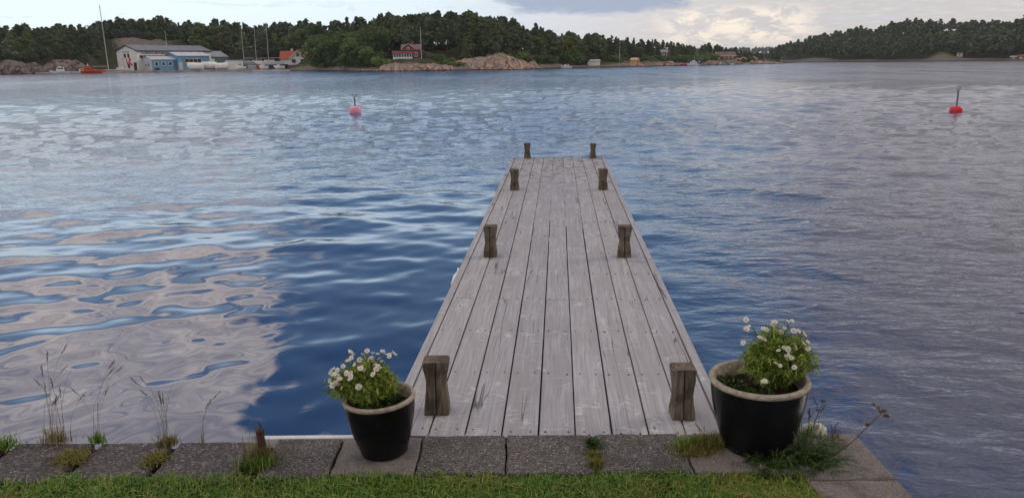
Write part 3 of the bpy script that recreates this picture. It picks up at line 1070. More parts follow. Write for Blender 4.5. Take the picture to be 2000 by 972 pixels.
for i in range(280):
    px = 185 + 400 * (i + rt.random()) / 280
    s_ = rt.uniform(66, 92)
    EXTRA.append((px, s_, float(interp(SHORE_A, px)) + s_, float(land_a(px, s_)), rt.uniform(4, 8.5), 'broad', False))
for i in range(130):
    px = 203 + 165 * (i + rt.random()) / 130
    s_ = rt.uniform(63.5, 68)
    EXTRA.append((px, s_, float(interp(SHORE_A, px)) + s_, float(land_a(px, s_)) - 0.6, rt.uniform(3, 4.5), 'broad', False))
for i in range(60):
    px = 755 + 85 * (i + rt.random()) / 60
    s_ = rt.uniform(27, 55)
    EXTRA.append((px, s_, float(interp(SHORE_A, px)) + s_, float(land_a(px, s_)) - 0.3, rt.uniform(6, 9), 'broad' if i % 2 else 'pine', False))
for i in range(150):
    px = -340 + 300 * (i + rt.random()) / 150
    s_ = rt.uniform(9, 72)
    EXTRA.append((px, s_, float(interp(SHORE_A, px)) + s_, float(land_a(px, s_)) - 0.3, rt.uniform(7, 11), 'pine', False))
wood_mass('woodland', 'dense dark wood filling in behind the boatyard and the headland cottages', [c[:6] for c in EXTRA], 3, 340, 0.62, SHORE_A)
itB = []
for i in range(1120):
    px = 1496 + (2330 - 1496) * (i + rt.random()) / 1120
    s = 2.5 + rt.random() ** 1.25 * 128
    if any(math.hypot((px - p) / a_, (s - q) / b_) < 1.0 for p, q, a_, b_ in ((1850, 75, 30, 13), (1740, 55, 14, 8), (1840, 9, 26, 10), (1590, 12, 32, 13), (1874, 9, 9, 9), (1990, 5, 20, 9))):
        continue
    d = float(interp(SHORE_B, px)) + s
    g = float(land_b(px, s))
    top = height_at(px, float(interp(SKY_B, px)) + rt.choice((-3, 0, 3, 7)) + rt.uniform(-2, 3), d)
    back = s > 95
    h = top - g if back else min(top - g, rt.uniform(7, 12))
    if h < 2.5:
        continue
    itB.append((px, s, d, g, min(h, 15), 'pine' if rt.random() < 0.8 else 'broad'))
wood_mass('woodland', 'dark wooded hill across the inlet beyond the red buoy', itB, 8, 300, 0.68, SHORE_B)
itC = []
for i in range(330):
    px = 1330 + 250 * rt.random()
    s = 8 + 130 * rt.random()
    d = 1500 + s
    g = float(14 * sstep(0, 110, s))
    itC.append((px, s, d, g, rt.uniform(7, 11), 'pine'))
wood_mass('woodland', 'distant blue green wooded ridge at the end of the inlet', itC, 9, 90, 1.6, SHORE_C)


# shrubs on the near shore banks
def shrub(px, s, h, wd, mat, label, group):
    rg = np.random.default_rng(int(px * 7 + s))
    P = []
    for i in range(9):
        c = np.array([rg.uniform(-1, 1) * wd * 0.55, rg.uniform(-1, 1) * wd * 0.4, h * rg.uniform(0.3, 0.7)])
        u = rg.normal(size=(90, 3))
        u /= np.linalg.norm(u, axis=1)[:, None]
        P.append(c + u * rg.uniform(0.5, 1, 90)[:, None] * np.array([wd * 0.38, wd * 0.38, h * 0.34]))
    V, F_ = leaf_cards(rg, np.concatenate(P), 0.30)
    d = float(interp(SHORE_A, px)) + s
    o = thing('shrub', label, 'shrub', at(px, d, float(land_a(px, s)) - 0.15), 0, group)
    obj('foliage', np_mesh('foliage', V, F_), mat, o)
    mb = MB()
    for i in range(4):
        th = rg.uniform(0, 6.28)
        mb.tube([(0, 0, -0.2), (math.cos(th) * wd * 0.2, math.sin(th) * wd * 0.2, h * 0.3), (math.cos(th) * wd * 0.4, math.sin(th) * wd * 0.4, h * 0.6)], [0.07, 0.05, 0.02], 5)
    mb.build('stem', 'bark', o)


for px in (628, 652, 678, 704, 728, 750):
    shrub(px, 4.5 + (px % 3), 3.2 + (px % 5) * 0.4, 4.5, 'broad_leaves', 'low dark green shrub at the waterline below the leafy trees', 'shrubs by the headland waterline')
for px, s, h, wd in ((858, 16, 2.2, 3), (835, 17, 2.6, 3.2), (960, 18, 2.4, 4), (985, 17, 3.0, 4.2), (872, 8, 1.6, 3.6), (890, 6, 1.2, 3.4), (880, 12, 2.0, 3.2), (935, 14, 1.6, 3.0), (1015, 15, 3.4, 4.5), (1030, 14, 2.5, 3.0), (905, 19, 1.8, 3)):
    shrub(px, s, h, wd, 'broad_leaves' if px != 835 else 'pine_needles', 'green shrub growing on top of the pink granite rocks', 'shrubs on the granite rocks')
for px, s, h, wd in ((1062, 12, 3.0, 4), (1078, 10, 2.8, 3.5), (1100, 9, 4.2, 5), (1122, 9, 4.6, 5), (1138, 8, 3.0, 3.4), (1190, 12, 2.6, 3.6), (1205, 12, 3.0, 4), (1262, 11, 2.2, 4), (1285, 12, 2.6, 4), (1315, 11, 2.4, 4),
                     (1340, 9, 3.2, 4.5), (1370, 12, 3.4, 4.5), (1390, 13, 3.6, 4.5), (1460, 9, 2.6, 3.4)):
    shrub(px, s, h, wd, 'broad_leaves', 'green shrub on the low shore between the small boathouses', 'shrubs along the inlet shore')


# ------------------------------------------------------------------ granite rocks on the headland
def outcrop(px, s, w_, dep, h, seed, label, name='granite_outcrop', mat='granite', crack=1.0, res=90):
    d = float(interp(SHORE_A, px)) + s
    U, T = np.meshgrid(np.linspace(-1, 1, res), np.linspace(-1, 1, res // 2), indexing='ij')
    X, Y = U * w_ / 2, T * dep / 2
    Z = np.zeros_like(X)
    for i in range(U.shape[0]):
        for j in range(U.shape[1]):
            u, t = U[i, j], T[i, j]
            r = math.hypot(u, t)
            e = max(0.0, 1 - r ** 4.2) ** 0.75
            x, y = X[i, j], Y[i, j]
            n1 = noise.fractal(Vector((x * 0.13 + seed, y * 0.13, seed)), 1.0, 2.0, 4)
            q = Vector((x * 0.20 + 0.45 * n1 + seed * 3, y * 0.13, 0.3 * n1))
            vd = noise.voronoi(q)[0]
            groove = max(0.0, 1 - (vd[1] - vd[0]) / 0.16)
            Z[i, j] = e * h * (0.92 + 0.26 * n1) - crack * 1.1 * groove * min(1, e * 1.5) + 0.25 * noise.noise(Vector((x * 0.8, y * 0.8, seed)))
            if r > 0.98:
                Z[i, j] = -1.2
    a = -azim(px)
    n0, n1_ = U.shape
    i = np.arange(n0 - 1)[:, None]
    j = np.arange(n1_ - 1)[None, :]
    F_ = np.stack([i * n1_ + j, (i + 1) * n1_ + j, (i + 1) * n1_ + j + 1, i * n1_ + j + 1], -1).reshape(-1, 4)
    o = obj(name, np_mesh(name, np.stack([X, Y, Z], -1).reshape(-1, 3), F_, True), mat, None, at(px, d, -0.1), (0, 0, a))
    return tag(o, label, 'rock', None)


outcrop(815, 7.0, 25, 17, 2.4, 1.7, 'low smooth pink granite rock below the flagpole, sloping into the sea')
outcrop(957, 10.5, 26, 23, 3.9, 4.2, 'high cracked pink granite rock beneath the pines')
outcrop(1022, 6, 12, 12, 2.0, 6.1, 'small rubbly granite rock at the end of the headland')
outcrop(735, 4, 14, 9, 0.8, 9.3, 'flat grey skerry of rock below the leafy trees', mat='granite')
for px, s, ww, dd, hh, sd_ in ((20, 5, 20, 16, 4.0, 2.2), (75, 4, 17, 13, 3.2, 5.5), (128, 6, 16, 14, 4.4, 7.7)):
    o = outcrop(px, s, ww, dd, hh, sd_, 'grey brown shore rock', mat='grey_rock')
    o['label'] = 'grey brown rounded shore rock below the pines beside the orange boat'
    o['group'] = 'shore rocks beside the orange boat'
for px, s, ww, dd, hh, sd_ in ((1225, 6, 15, 9, 1.7, 3.2), (1290, 5, 14, 9, 1.8, 8.8), (1385, 6, 13, 9, 2.0, 1.1), (1478, 4, 20, 9, 1.5, 2.8), (1508, 3, 12, 7, 0.8, 5.1)):
    outcrop(px, s, ww, dd, hh, sd_, 'low bare rock on the inlet shore')['group'] = 'low rocks along the inlet shore'


# ------------------------------------------------------------------ buildings
def part(mb, name, mat, parent, **k):
    return mb.build(name, mat, parent, **k)


def house(name, label, cat, px, d, z, alpha, L, W, H, Rr, wall, roof, windows=(), ridge='x', trim=None, over=0.35, base='concrete', gable_mat=None, group=None, chimney=None):
    """gabled building: x along its front (y=0), y in depth; alpha turns its right end away"""
    o = thing(name, label, cat, at(px, d, z), -azim(px) + R(alpha), group)
    wm = MB()
    if ridge == 'x':
        prof = [(0, 0), (W, 0), (W, H), (W / 2, H + Rr), (0, H)]
        wm.rings([[(0, y, zz) for y, zz in prof], [(L, y, zz) for y, zz in prof]])
    else:
        prof = [(0, 0), (L, 0), (L, H), (L / 2, H + Rr), (0, H)]
        wm.rings([[(x, W, zz) for x, zz in prof], [(x, 0, zz) for x, zz in prof]])
    part(wm, 'wall', wall, o)
    span = (W if ridge == 'x' else L) / 2
    sl = Rr / span
    th = 0.16
    rm = MB()
    for sgn in (-1, 1):
        c = span
        e = c + sgn * (span + over)
        ze = H - sl * over
        A = [(c, H + Rr + 0.02), (e, ze + 0.02), (e, ze + 0.02 + th), (c, H + Rr + 0.02 + th)]
        if ridge == 'x':
            r0 = [(-over, y, zz) for y, zz in A]
            r1 = [(L + over, y, zz) for y, zz in A]
        else:
            r0 = [(y, -over, zz) for y, zz in A]
            r1 = [(y, W + over, zz) for y, zz in A]
        rm.rings([r0, r1])
    ro = part(rm, 'roof', roof, o)
    if trim:
        tm = MB()
        for xx in ((-over - 0.03, -over + 0.05),) if ridge == 'x' else ((0, 0),):
            for sgn in (-1, 1):
                c, e = span, span + sgn * (span + over)
                ze = H - sl * over
                A = [(c, H + Rr - 0.16), (e, ze - 0.16), (e, ze + th + 0.05), (c, H + Rr + th + 0.05)]
                if ridge == 'x':
                    tm.rings([[(xx[0], y, zz) for y, zz in A], [(xx[1], y, zz) for y, zz in A]])
                else:
                    tm.rings([[(y, -over - 0.08, zz) for y, zz in A], [(y, -over + 0.02, zz) for y, zz in A]])
        if ridge == 'x':
            tm.box(-over, L + over, -over - 0.10, -over - 0.01, H - sl * over - 0.22, H - sl * over + 0.14)
        part(tm, 'roof_edge', trim, o)
    if gable_mat:
        gmb = MB()
        prof = [(0.02, 0.02), (W - 0.02, 0.02), (W - 0.02, H - 0.02), (W / 2, H + Rr - 0.03), (0.02, H - 0.02)]
        gmb.rings([[(-0.05, y, zz) for y, zz in prof], [(0.01, y, zz) for y, zz in prof]])
        part(gmb, 'gable_cladding', gable_mat, o)
    bm = MB().box(-0.12, L + 0.12, -0.12, W + 0.12, -1.2, 0.12)
    part(bm, 'foundation', base, o)
    for wd in windows:
        face, u, v, ww, hh, frame = wd[:6]
        kind = wd[6] if len(wd) > 6 else 'window'
        panes = wd[7] if len(wd) > 7 else 2
        t_ = 0.10
        fm = MB()
        pm = MB()

        def slab(m_, u0, u1, v0, v1, d0, d1):
            if face == 'front':
                m_.box(u0, u1, -d1, -d0, v0, v1)
            elif face == 'left':
                m_.box(-d1, -d0, u0, u1, v0, v1)
            else:
                m_.box(L + d0, L + d1, u0, u1, v0, v1)
        if kind == 'door':
            slab(fm, u, u + ww, v, v + hh, -0.02, 0.08)
            part(fm, 'door', frame, o)
            continue
        if kind == 'panel':
            slab(fm, u, u + ww, v, v + hh, -0.02, 0.09)
            part(fm, 'panel', frame, o)
            continue
        fr = 0.12
        slab(fm, u, u + ww, v, v + fr, -0.02, t_)
        slab(fm, u, u + ww, v + hh - fr, v + hh, -0.02, t_)
        for q in range(panes + 1):
            uu = u + (ww - fr) * q / panes
            slab(fm, uu, uu + fr, v + fr, v + hh - fr, -0.02, t_ - 0.004)
        f_ = part(fm, 'window', frame, o)
        for q in range(panes):
            uu = u + (ww - fr) * q / panes + fr
            gm_ = MB()
            slab(gm_, uu + 0.003, uu + (ww - fr) / panes - fr - 0.003, v + fr + 0.003, v + hh - fr - 0.003, -0.01, 0.05)
            part(gm_, 'pane', 'window_glass', f_)
    if chimney:
        cx, cy, cz = chimney
        cmb = MB().box(cx - 0.35, cx + 0.35, cy - 0.3, cy + 0.3, H * 0.7, cz)
        cmb.box(cx - 0.42, cx + 0.42, cy - 0.37, cy + 0.37, cz, cz + 0.12)
        part(cmb, 'chimney', 'red_tiles', ro)
    return o


AL = 33
# the long white hall
hall = house('boatyard_hall', 'long white boatyard hall with dark grey roof and black lettering', 'hall', 270, 288.5, 0.55, AL, 28.5, 11.2, 6.5, 1.75, 'hall_cream', 'steel_roof',
             [('front', 0.8, 3.9, 8.6, 1.15, 'grey_door', 'window', 6), ('front', 9.9, 3.9, 8.4, 1.15, 'grey_door', 'window', 3), ('front', 19.0, 3.9, 5.0, 1.15, 'grey_door', 'window', 2),
              ('left', 0.6, 0.1, 1.7, 2.6, 'black_paint', 'door'), ('left', 4.4, 0.9, 1.0, 1.5, 'black_paint', 'panel'), ('left', 6.1, 4.3, 1.1, 1.2, 'black_paint', 'panel'),
              ('left', 4.1, 4.3, 1.1, 1.2, 'black_paint', 'panel'), ('left', 3.6, 6.1, 4.3, 0.14, 'dark_trim', 'panel'), ('left', 4.2, 5.7, 3.4, 0.10, 'dark_trim', 'panel')],
             trim='dark_trim', gable_mat='hall_white')
mur = MB()


def mural_poly(pts):
    """pts: (distance from the right corner of the gable, height)"""
    mur.rings([[(-0.075, y, z_) for y, z_ in pts], [(-0.06, y, z_) for y, z_ in pts]])


for pts in ([(4.9, 4.3), (4.1, 4.3), (3.2, 3.6), (4.3, 3.0), (3.0, 2.2), (2.6, 1.5), (3.6, 1.6), (5.2, 2.9), (4.6, 3.5)],
            [(6.5, 4.3), (6.0, 4.2), (5.4, 2.6), (4.8, 1.0), (5.4, 1.0), (6.1, 2.6)], [(8.4, 4.4), (8.2, 4.4), (7.4, 1.0), (7.6, 1.0)]):
    mural_poly(pts)
mur.build('mural', 'mural_red', hall)
fc = bpy.data.curves.new('lettering', 'FONT')
fc.body = '- KORSHOLMSVARVET'
fc.size = 0.98
fc.extrude = 0.02
fc.space_character = 1.12
fc.offset = 0.02
fc.materials.append(MATS['black_paint'])
fo = bpy.data.objects.new('lettering', fc)
COL.objects.link(fo)
bpy.context.view_layer.update()
lm = bpy.data.meshes.new_from_object(fo.evaluated_get(bpy.context.evaluated_depsgraph_get()))
bpy.data.objects.remove(fo)
lm.name = 'lettering'
fo = obj('lettering', lm, 'black_paint')
fo.parent = hall
fo.location = (0.9, -0.06, 5.32)
fo.rotation_euler = (R(90), 0, 0)

mast_mb = MB().tube([(0, 0, 0), (0, 0, 6.2)], [0.07, 0.04], 5)
o = mast_mb.build('radio_mast', 'pole_white', hall, (14.0, 4.0, 7.2))

house('blue_shed', 'low blue shed with three small white windows and pale grey gable', 'shed', 297, 285.2, 0.55, AL, 11.6, 5.2, 3.55, 0.95, 'blue_cladding', 'pale_roof',
      [('front', 1.0, 1.5, 1.3, 1.3, 'white_paint', 'window', 1), ('front', 3.5, 1.5, 1.3, 1.3, 'white_paint', 'window', 1), ('front', 6.0, 1.5, 1.3, 1.3, 'white_paint', 'window', 1),
       ('front', 0.9, 0.15, 1.7, 0.7, 'black_paint', 'panel'), ('left', 0.9, 0.1, 3.4, 2.9, 'grey_door', 'door'), ('left', 1.6, 1.4, 0.6, 0.7, 'black_paint', 'panel'), ('left', 3.0, 1.4, 0.6, 0.7, 'black_paint', 'panel')],
      over=0.25, gable_mat='pale_blue_wall')
house('blue_workshop', 'taller blue workshop with a long band of pale windows', 'shed', 348, 289.5, 0.55, AL, 12.2, 8.0, 4.7, 1.15, 'blue_cladding', 'pale_roof',
      [('front', 2.6, 2.5, 6.4, 1.3, 'cream_paint', 'window', 4), ('front', -1.0 + 1.1, 0.1, 1.6, 2.6, 'pale_roof', 'door')], over=0.3)
house('green_shed', 'green shed with grey roof and wide white door', 'shed', 397, 304, 0.55, AL, 10.2, 9.0, 4.5, 1.9, 'green_cladding', 'mid_roof',
      [('front', 0.3, 2.0, 4.4, 1.8, 'white_paint', 'door')], over=0.3)
house('hillside_cabin', 'brown timber cabin high on the rock above the hall roof', 'cabin', 336, 352, 11.0, 8, 5.2, 4.5, 1.5, 1.0, 'brown_timber', 'brown_roof', [('front', 1.0, 0.5, 1.2, 0.8, 'cream_paint', 'window', 1)], over=0.5)

# white house with the red tiled roof: a front gable and a wing behind it
wh = house('white_house', 'white house with red tiled roof beside the boatyard', 'house', 567, 299, 1.9, -6, 5.9, 7.0, 2.4, 2.7, 'white_paint', 'red_tiles',
           [('front', 0.6, 0.75, 1.35, 1.25, 'brown_timber', 'window', 2), ('front', 3.7, 0.75, 1.35, 1.25, 'brown_timber', 'window', 2), ('front', 2.3, 3.0, 1.1, 1.1, 'brown_timber', 'window', 2)],
           ridge='y', trim='white_paint', over=0.35)
wing = MB()
prof = [(2.2, 0), (8.0, 0), (8.0, 2.2), (5.1, 4.75), (2.2, 2.2)]
wing.rings([[(-3.6, y, z_) for y, z_ in prof], [(7.4, y, z_) for y, z_ in prof]])
wing.build('rear_wing', 'white_paint', wh)
rw = MB()
for sgn in (-1, 1):
    A = [(5.1, 4.80), (5.1 + sgn * 3.3, 1.92), (5.1 + sgn * 3.3, 2.10), (5.1, 4.98)]
    rw.rings([[(-3.9, y, z_) for y, z_ in A], [(7.7, y, z_) for y, z_ in A]])
rw_o = rw.build('rear_roof', 'red_tiles', wh)
MB().box(0.0, 0.8, 4.8, 5.5, 4.2, 5.75).build('chimney', 'cream_paint', rw_o)

# red cottage with the glazed veranda
rc = house('red_cottage', 'red cottage with white glazed veranda on the pink rock headland', 'cottage', 786, 227.5, 3.3, -4, 4.9, 6.0, 2.5, 1.35, 'falun_red', 'brown_roof',
           [('front', 3.3, 0.5, 1.1, 1.3, 'white_paint', 'window', 2)], ridge='x', trim=None, over=0.35, chimney=(2.6, 3.0, 4.45))
dm = MB()
prof = [(0.5, 1.9), (3.1, 1.9), (3.1, 3.1), (1.8, 4.0), (0.5, 3.1)]
dm.rings([[(x, 3.0, z_) for x, z_ in prof], [(x, -0.1, z_) for x, z_ in prof]])
dm.build('dormer', 'falun_red', rc)
dr = MB()
for sgn in (-1, 1):
    A = [(1.8, 4.02), (1.8 + sgn * 1.6, 2.92), (1.8 + sgn * 1.6, 3.06), (1.8, 4.16)]
    dr.rings([[(x, -0.35, z_) for x, z_ in A], [(x, 3.0, z_) for x, z_ in A]])
dr.build('dormer_roof', 'pale_roof', rc)
dw = MB().box(1.42, 2.18, -0.18, -0.08, 2.3, 3.15).build('window', 'white_paint', rc)
MB().box(1.54, 1.77, -0.20, -0.17, 2.4, 3.05).build('pane', 'window_glass', dw)
MB().box(1.83, 2.06, -0.20, -0.17, 2.4, 3.05).build('pane', 'window_glass', dw)
vm_ = MB().box(-2.4, 2.9, -2.2, -0.02, -0.8, 0.45).build('veranda_base', 'white_paint', rc)
vr = MB()
vr.rings([[(-2.7, -2.5, 1.50), (-2.7, 0.05, 2.05), (-2.7, 0.05, 2.17), (-2.7, -2.5, 1.62)], [(3.2, -2.5, 1.50), (3.2, 0.05, 2.05), (3.2, 0.05, 2.17), (3.2, -2.5, 1.62)]])
vr.build('veranda_roof', 'falun_red', rc)
for i in range(7):
    u = -2.4 + 5.2 * i / 7
    vf = MB().box(u, u + 0.13, -2.2, -2.05, 0.45, 1.52)
    vf.box(u + 0.13, u + 0.743, -2.19, -2.06, 1.36, 1.52)
    f_ = vf.build('veranda_window', 'white_paint', rc)
    MB().box(u + 0.135, u + 0.738, -2.14, -2.10, 0.455, 1.355).build('pane', 'window_glass', f_)
MB().box(2.77, 2.9, -2.2, -2.05, 0.45, 1.52).build('corner_post', 'white_paint', rc)

house('red_shed', 'tiny dark red shed among bushes right of the granite rocks', 'shed', 1040, 256, 1.8, 14, 1.9, 1.9, 1.7, 0.5, 'falun_red', 'brown_roof', [('front', 0.4, 0.6, 0.5, 0.6, 'white_paint', 'window', 1)], over=0.2)
house('white_villa', 'white villa half hidden by pines above the tiny red shed', 'house', 1049, 282, 4.6, 8, 3.4, 4.0, 2.2, 1.0, 'white_paint', 'brown_roof', [('front', 0.5, 0.9, 0.8, 0.9, 'brown_timber', 'window', 1), ('front', 2.0, 0.9, 0.8, 0.9, 'brown_timber', 'window', 1)])
house('white_boathouse', 'white boathouse with flat pale roof standing at the waterline', 'boathouse', 1148, 278, 0.45, 14, 4.4, 2.6, 1.65, 0.35, 'white_paint', 'pale_roof', [('right', 0.6, 0.3, 0.9, 1.1, 'grey_door', 'door')], over=0.22)
house('yellow_shed', 'small bright yellow shed on the shore', 'shed', 1231, 293, 0.75, -30, 2.5, 2.2, 1.6, 0.55, 'yellow_paint', 'cream_paint', [('right', 0.6, 0.5, 0.7, 0.8, 'black_paint', 'panel')], over=0.2)
house('yellow_cottage', 'small cream cottage gable peeping out of the trees above the white boathouse', 'cottage', 1160, 318, 4.3, 0, 2.2, 3.0, 1.5, 1.0, 'cream_paint', 'brown_roof', [('front', 0.75, 0.7, 0.6, 0.7, 'brown_timber', 'window', 1)], ridge='y', trim='white_paint')
house('tall_red_cottage', 'narrow red cottage with white corners among trees above the shore', 'cottage', 1291, 331, 3.1, 6, 2.5, 3.0, 2.2, 0.9, 'falun_red', 'mid_roof', [('front', 0.2, 0.4, 0.25, 1.6, 'white_paint', 'panel'), ('front', 0.9, 0.8, 0.6, 0.8, 'white_paint', 'window', 2), ('front', 2.1, 0.4, 0.25, 1.6, 'white_paint', 'panel')])
house('red_house', 'long red house with four white windows behind the twin boathouses', 'house', 1401, 343, 1.9, 12, 7.4, 5.0, 1.9, 1.3, 'falun_red', 'brown_roof',
      [('front', 0.5, 0.6, 0.9, 1.0, 'white_paint', 'window', 2), ('front', 2.6, 0.6, 0.9, 1.0, 'white_paint', 'window', 2), ('front', 4.2, 0.6, 0.9, 1.0, 'white_paint', 'window', 2), ('front', 5.8, 0.6, 0.9, 1.0, 'white_paint', 'window', 2)],
      trim='cream_paint', chimney=(4.0, 2.5, 3.6))
house('red_boathouse', 'smaller one of the twin red boathouses with pale gable edges at the water', 'boathouse', 1436, 356, 0.4, 4, 2.1, 3.0, 1.5, 0.6, 'falun_red', 'brown_roof', [('front', 0.5, 0.15, 1.1, 1.1, 'brown_timber', 'door')], ridge='y', trim='cream_paint', over=0.2)
house('red_boathouse', 'larger one of the twin red boathouses with pale gable edges at the water', 'boathouse', 1446, 358, 0.4, 4, 2.4, 3.2, 1.8, 0.75, 'falun_red', 'brown_roof', [('front', 0.6, 0.15, 1.2, 1.4, 'brown_timber', 'door')], ridge='y', trim='cream_paint', over=0.2)
house('orange_boathouse', 'orange red boathouse with cream trim standing alone on the point', 'boathouse', 1465, 378, 0.9, -14, 2.6, 2.6, 1.5, 0.8, 'red_tiles', 'brown_roof', [('front', 0.5, 0.4, 0.6, 0.7, 'white_paint', 'window', 1)], ridge='y', trim='cream_paint', over=0.25)
house('brown_boathouse', 'dark brown boathouse next to the white motor cruiser', 'boathouse', 1361, 313, 0.5, 0, 2.0, 2.4, 1.5, 0.5, 'brown_timber', 'dark_trim', [('front', 0.5, 0.7, 0.8, 0.5, 'white_paint', 'window', 1)], over=0.15)
house('pale_hut', 'tiny pale hut at the foot of the far wooded hill', 'hut', 1869, 489, 2.6, 5, 2.6, 2.4, 1.3, 0.45, 'cream_paint', 'brown_roof', [('front', 0.8, 0.3, 0.6, 0.8, 'brown_timber', 'panel')], over=0.15)
house('far_red_boathouse', 'dark red boathouse with pale front under the far wooded hill', 'boathouse', 1988, 474, 0.5, 4, 4.4, 3.2, 1.6, 0.7, 'falun_red', 'brown_roof', [('front', 0.8, 0.3, 1.2, 1.0, 'cream_paint', 'panel')], over=0.2)
house('far_red_shed', 'low red shed with grey roof beside the dark red boathouse under the far hill', 'shed', 1974, 476, 0.5, 4, 3.0, 2.6, 1.2, 0.5, 'falun_red', 'pale_roof', [('front', 0.8, 0.3, 1.0, 0.6, 'cream_paint', 'panel')], over=0.2)


# ------------------------------------------------------------------ boatyard quay, pontoons, poles
def strip(name, label, cat, p0, p1, d0, d1, depth, z0, z1, mat):
    n = 14
    A = []
    for i in range(n + 1):
        px = p0 + (p1 - p0) * i / n
        d = d0 + (d1 - d0) * i / n
        A.append([tuple(at(px, d, z0)), tuple(at(px, d + depth, z0)), tuple(at(px, d + depth, z1)), tuple(at(px, d, z1))])
    o = MB().rings(A).build(name, mat)
    return tag(o, label, cat)


strip('boatyard_quay', 'beige concrete quay along the front of the boatyard', 'quay', 192, 562, 280.5, 274, 6.0, -1.5, 0.62, 'quay_concrete')
strip('pontoon', 'low pale floating pontoon in front of the sailing boats', 'pontoon', 492, 566, 271.5, 270, 2.2, -0.3, 0.28, 'pale_board')
strip('pontoon', 'low grey pontoon by the shore rocks where the white cabin boat lies', 'pontoon', 74, 232, 281, 279, 1.8, -0.3, 0.3, 'grey_tarp')


def pole(name, label, px, d, z, h, r, mat='pole_white', lean=0.0, cat='flagpole'):
    o = thing(name, label, cat, at(px, d, z), -azim(px))
    MB().tube([(0, 0, -0.4), (lean * h * 0.5, 0, h * 0.5), (lean * h, 0, h)], [r, r * 0.8, r * 0.5], 6).build('pole', mat, o)
    MB().lathe([(r * 0.4, h), (r * 1.1, h + r), (r * 0.8, h + 2 * r), (0.01, h + 2.6 * r)], 8).build('finial', mat, o, (lean * h, 0, 0))
    return o


pole('flagpole', 'white flagpole on the rock beside the red veranda cottage', 823.5, 223, 2.6, 8.9, 0.085)
pole('flagpole', 'white flagpole between the white boathouse and yellow shed', 1210, 290, 1.3, 6.9, 0.10)
pole('lamp_post', 'thin white lamp post in front of the blue workshop', 353, 284.6, 0.55, 3.6, 0.07, cat='lamp post')
pole('beacon', 'small navigation beacon at the mouth of the inlet', 1527, 402, 0.0, 2.2, 0.14, 'pale_roof', cat='beacon')


# ------------------------------------------------------------------ boats
def hull_rings(L, B, H, keel=0.35, bow=0.45, n=12, transom=0.75):
    rings = []
    for i in range(n + 1):
        t = i / n
        x = -L / 2 + L * t
        b = B / 2 * (transom + (1 - transom) * math.sin(min(1, t / 0.45) * math.pi / 2)) * max(0.02, (1 - max(0, (t - 0.5) / 0.5) ** 2.3))
        zs = H + bow * max(0, t - 0.35) ** 1.8
        zk = -keel + (keel + H * 0.75) * max(0, (t - 0.72) / 0.28) ** 2.2
        zc = zk + (zs - zk) * 0.35
        rings.append([(x, 0, zk), (x, -b * 0.72, zc), (x, -b, zs), (x, 0, zs + 0.04), (x, b, zs), (x, b * 0.72, zc)])
    return rings


def boat(name, label, px, d, z, yaw, L, B, H, mat, group=None, cabin=None, cabin_mat='boat_white', mast=None, bow=0.9, extras=True, keel=0.35, cat='boat'):
    o = thing(name, label, cat, at(px, d, z), -azim(px) + R(yaw), group)
    MB().rings(hull_rings(L, B, H, keel, bow)).build('hull', mat, o, smooth=False)
    rail = MB()
    rr = hull_rings(L, B, H, keel, bow)
    rail.tube([(r[2][0], r[2][1] * 0.98, r[2][2] + 0.03) for r in rr], 0.05, 5)
    rail.tube([(r[4][0], r[4][1] * 0.98, r[4][2] + 0.03) for r in rr], 0.05, 5)
    rail.build('gunwale', 'pale_board' if mat != 'boat_orange' else mat, o)
    if cabin:
        for (x0, x1, w_, h0, h1, cm) in cabin:
            c = MB()
            c.rings([[(x0, -w_ / 2, h0), (x1, -w_ / 2, h0), (x1, w_ / 2, h0), (x0, w_ / 2, h0)],
                     [(x0 + 0.1, -w_ / 2 * 0.9, h1), (x1 - 0.35 * (h1 - h0), -w_ / 2 * 0.9, h1), (x1 - 0.35 * (h1 - h0), w_ / 2 * 0.9, h1), (x0 + 0.1, w_ / 2 * 0.9, h1)]])
            co = c.build('cabin', cm, o)
            hh = h1 - h0
            for sgn in (-1, 1):
                n = max(1, int((x1 - x0) / 0.9))
                for q in range(n):
                    a0 = x0 + 0.25 + (x1 - x0 - 0.7) * q / n
                    a1 = a0 + (x1 - x0 - 0.7) / n - 0.12
                    y = sgn * (w_ / 2 * 0.955)
                    MB().rings([[(a0, y * 1.01, h0 + hh * 0.5), (a1, y * 1.01, h0 + hh * 0.5), (a1, y * 0.97, h0 + hh * 0.85), (a0, y * 0.97, h0 + hh * 0.85)],
                                [(a0, y * 0.9, h0 + hh * 0.5), (a1, y * 0.9, h0 + hh * 0.5), (a1, y * 0.88, h0 + hh * 0.85), (a0, y * 0.88, h0 + hh * 0.85)]]).build('window', 'window_glass', co)
    if mast:
        mx, mh, mr, lean = mast
        top = (mx + lean * mh, 0, H + mh)
        MB().tube([(mx, 0, H - 0.2), top], [mr, mr * 0.7], 6).build('mast', 'aluminium', o)
        if extras:
            MB().tube([(mx, 0, H + 1.1), (mx - L * 0.38, 0, H + 1.15)], 0.09, 6).build('boom', 'grey_tarp', o)
            sp = MB()
            for k in (0.45, 0.72):
                sp.tube([(mx + lean * mh * k, -0.75, H + mh * k), (mx + lean * mh * k, 0.75, H + mh * k)], 0.035, 4)
            sp.build('spreaders', 'aluminium', o)
            st_ = MB()
            for e in ((L / 2 - 0.2, 0), (-L / 2 + 0.1, 0), (mx, B / 2 * 0.9), (mx, -B / 2 * 0.9)):
                st_.tube([(e[0], e[1], H + 0.1), (top[0], top[1], top[2] - 0.1)], 0.018, 3)
            st_.build('rigging', 'galvanised', o)
    return o


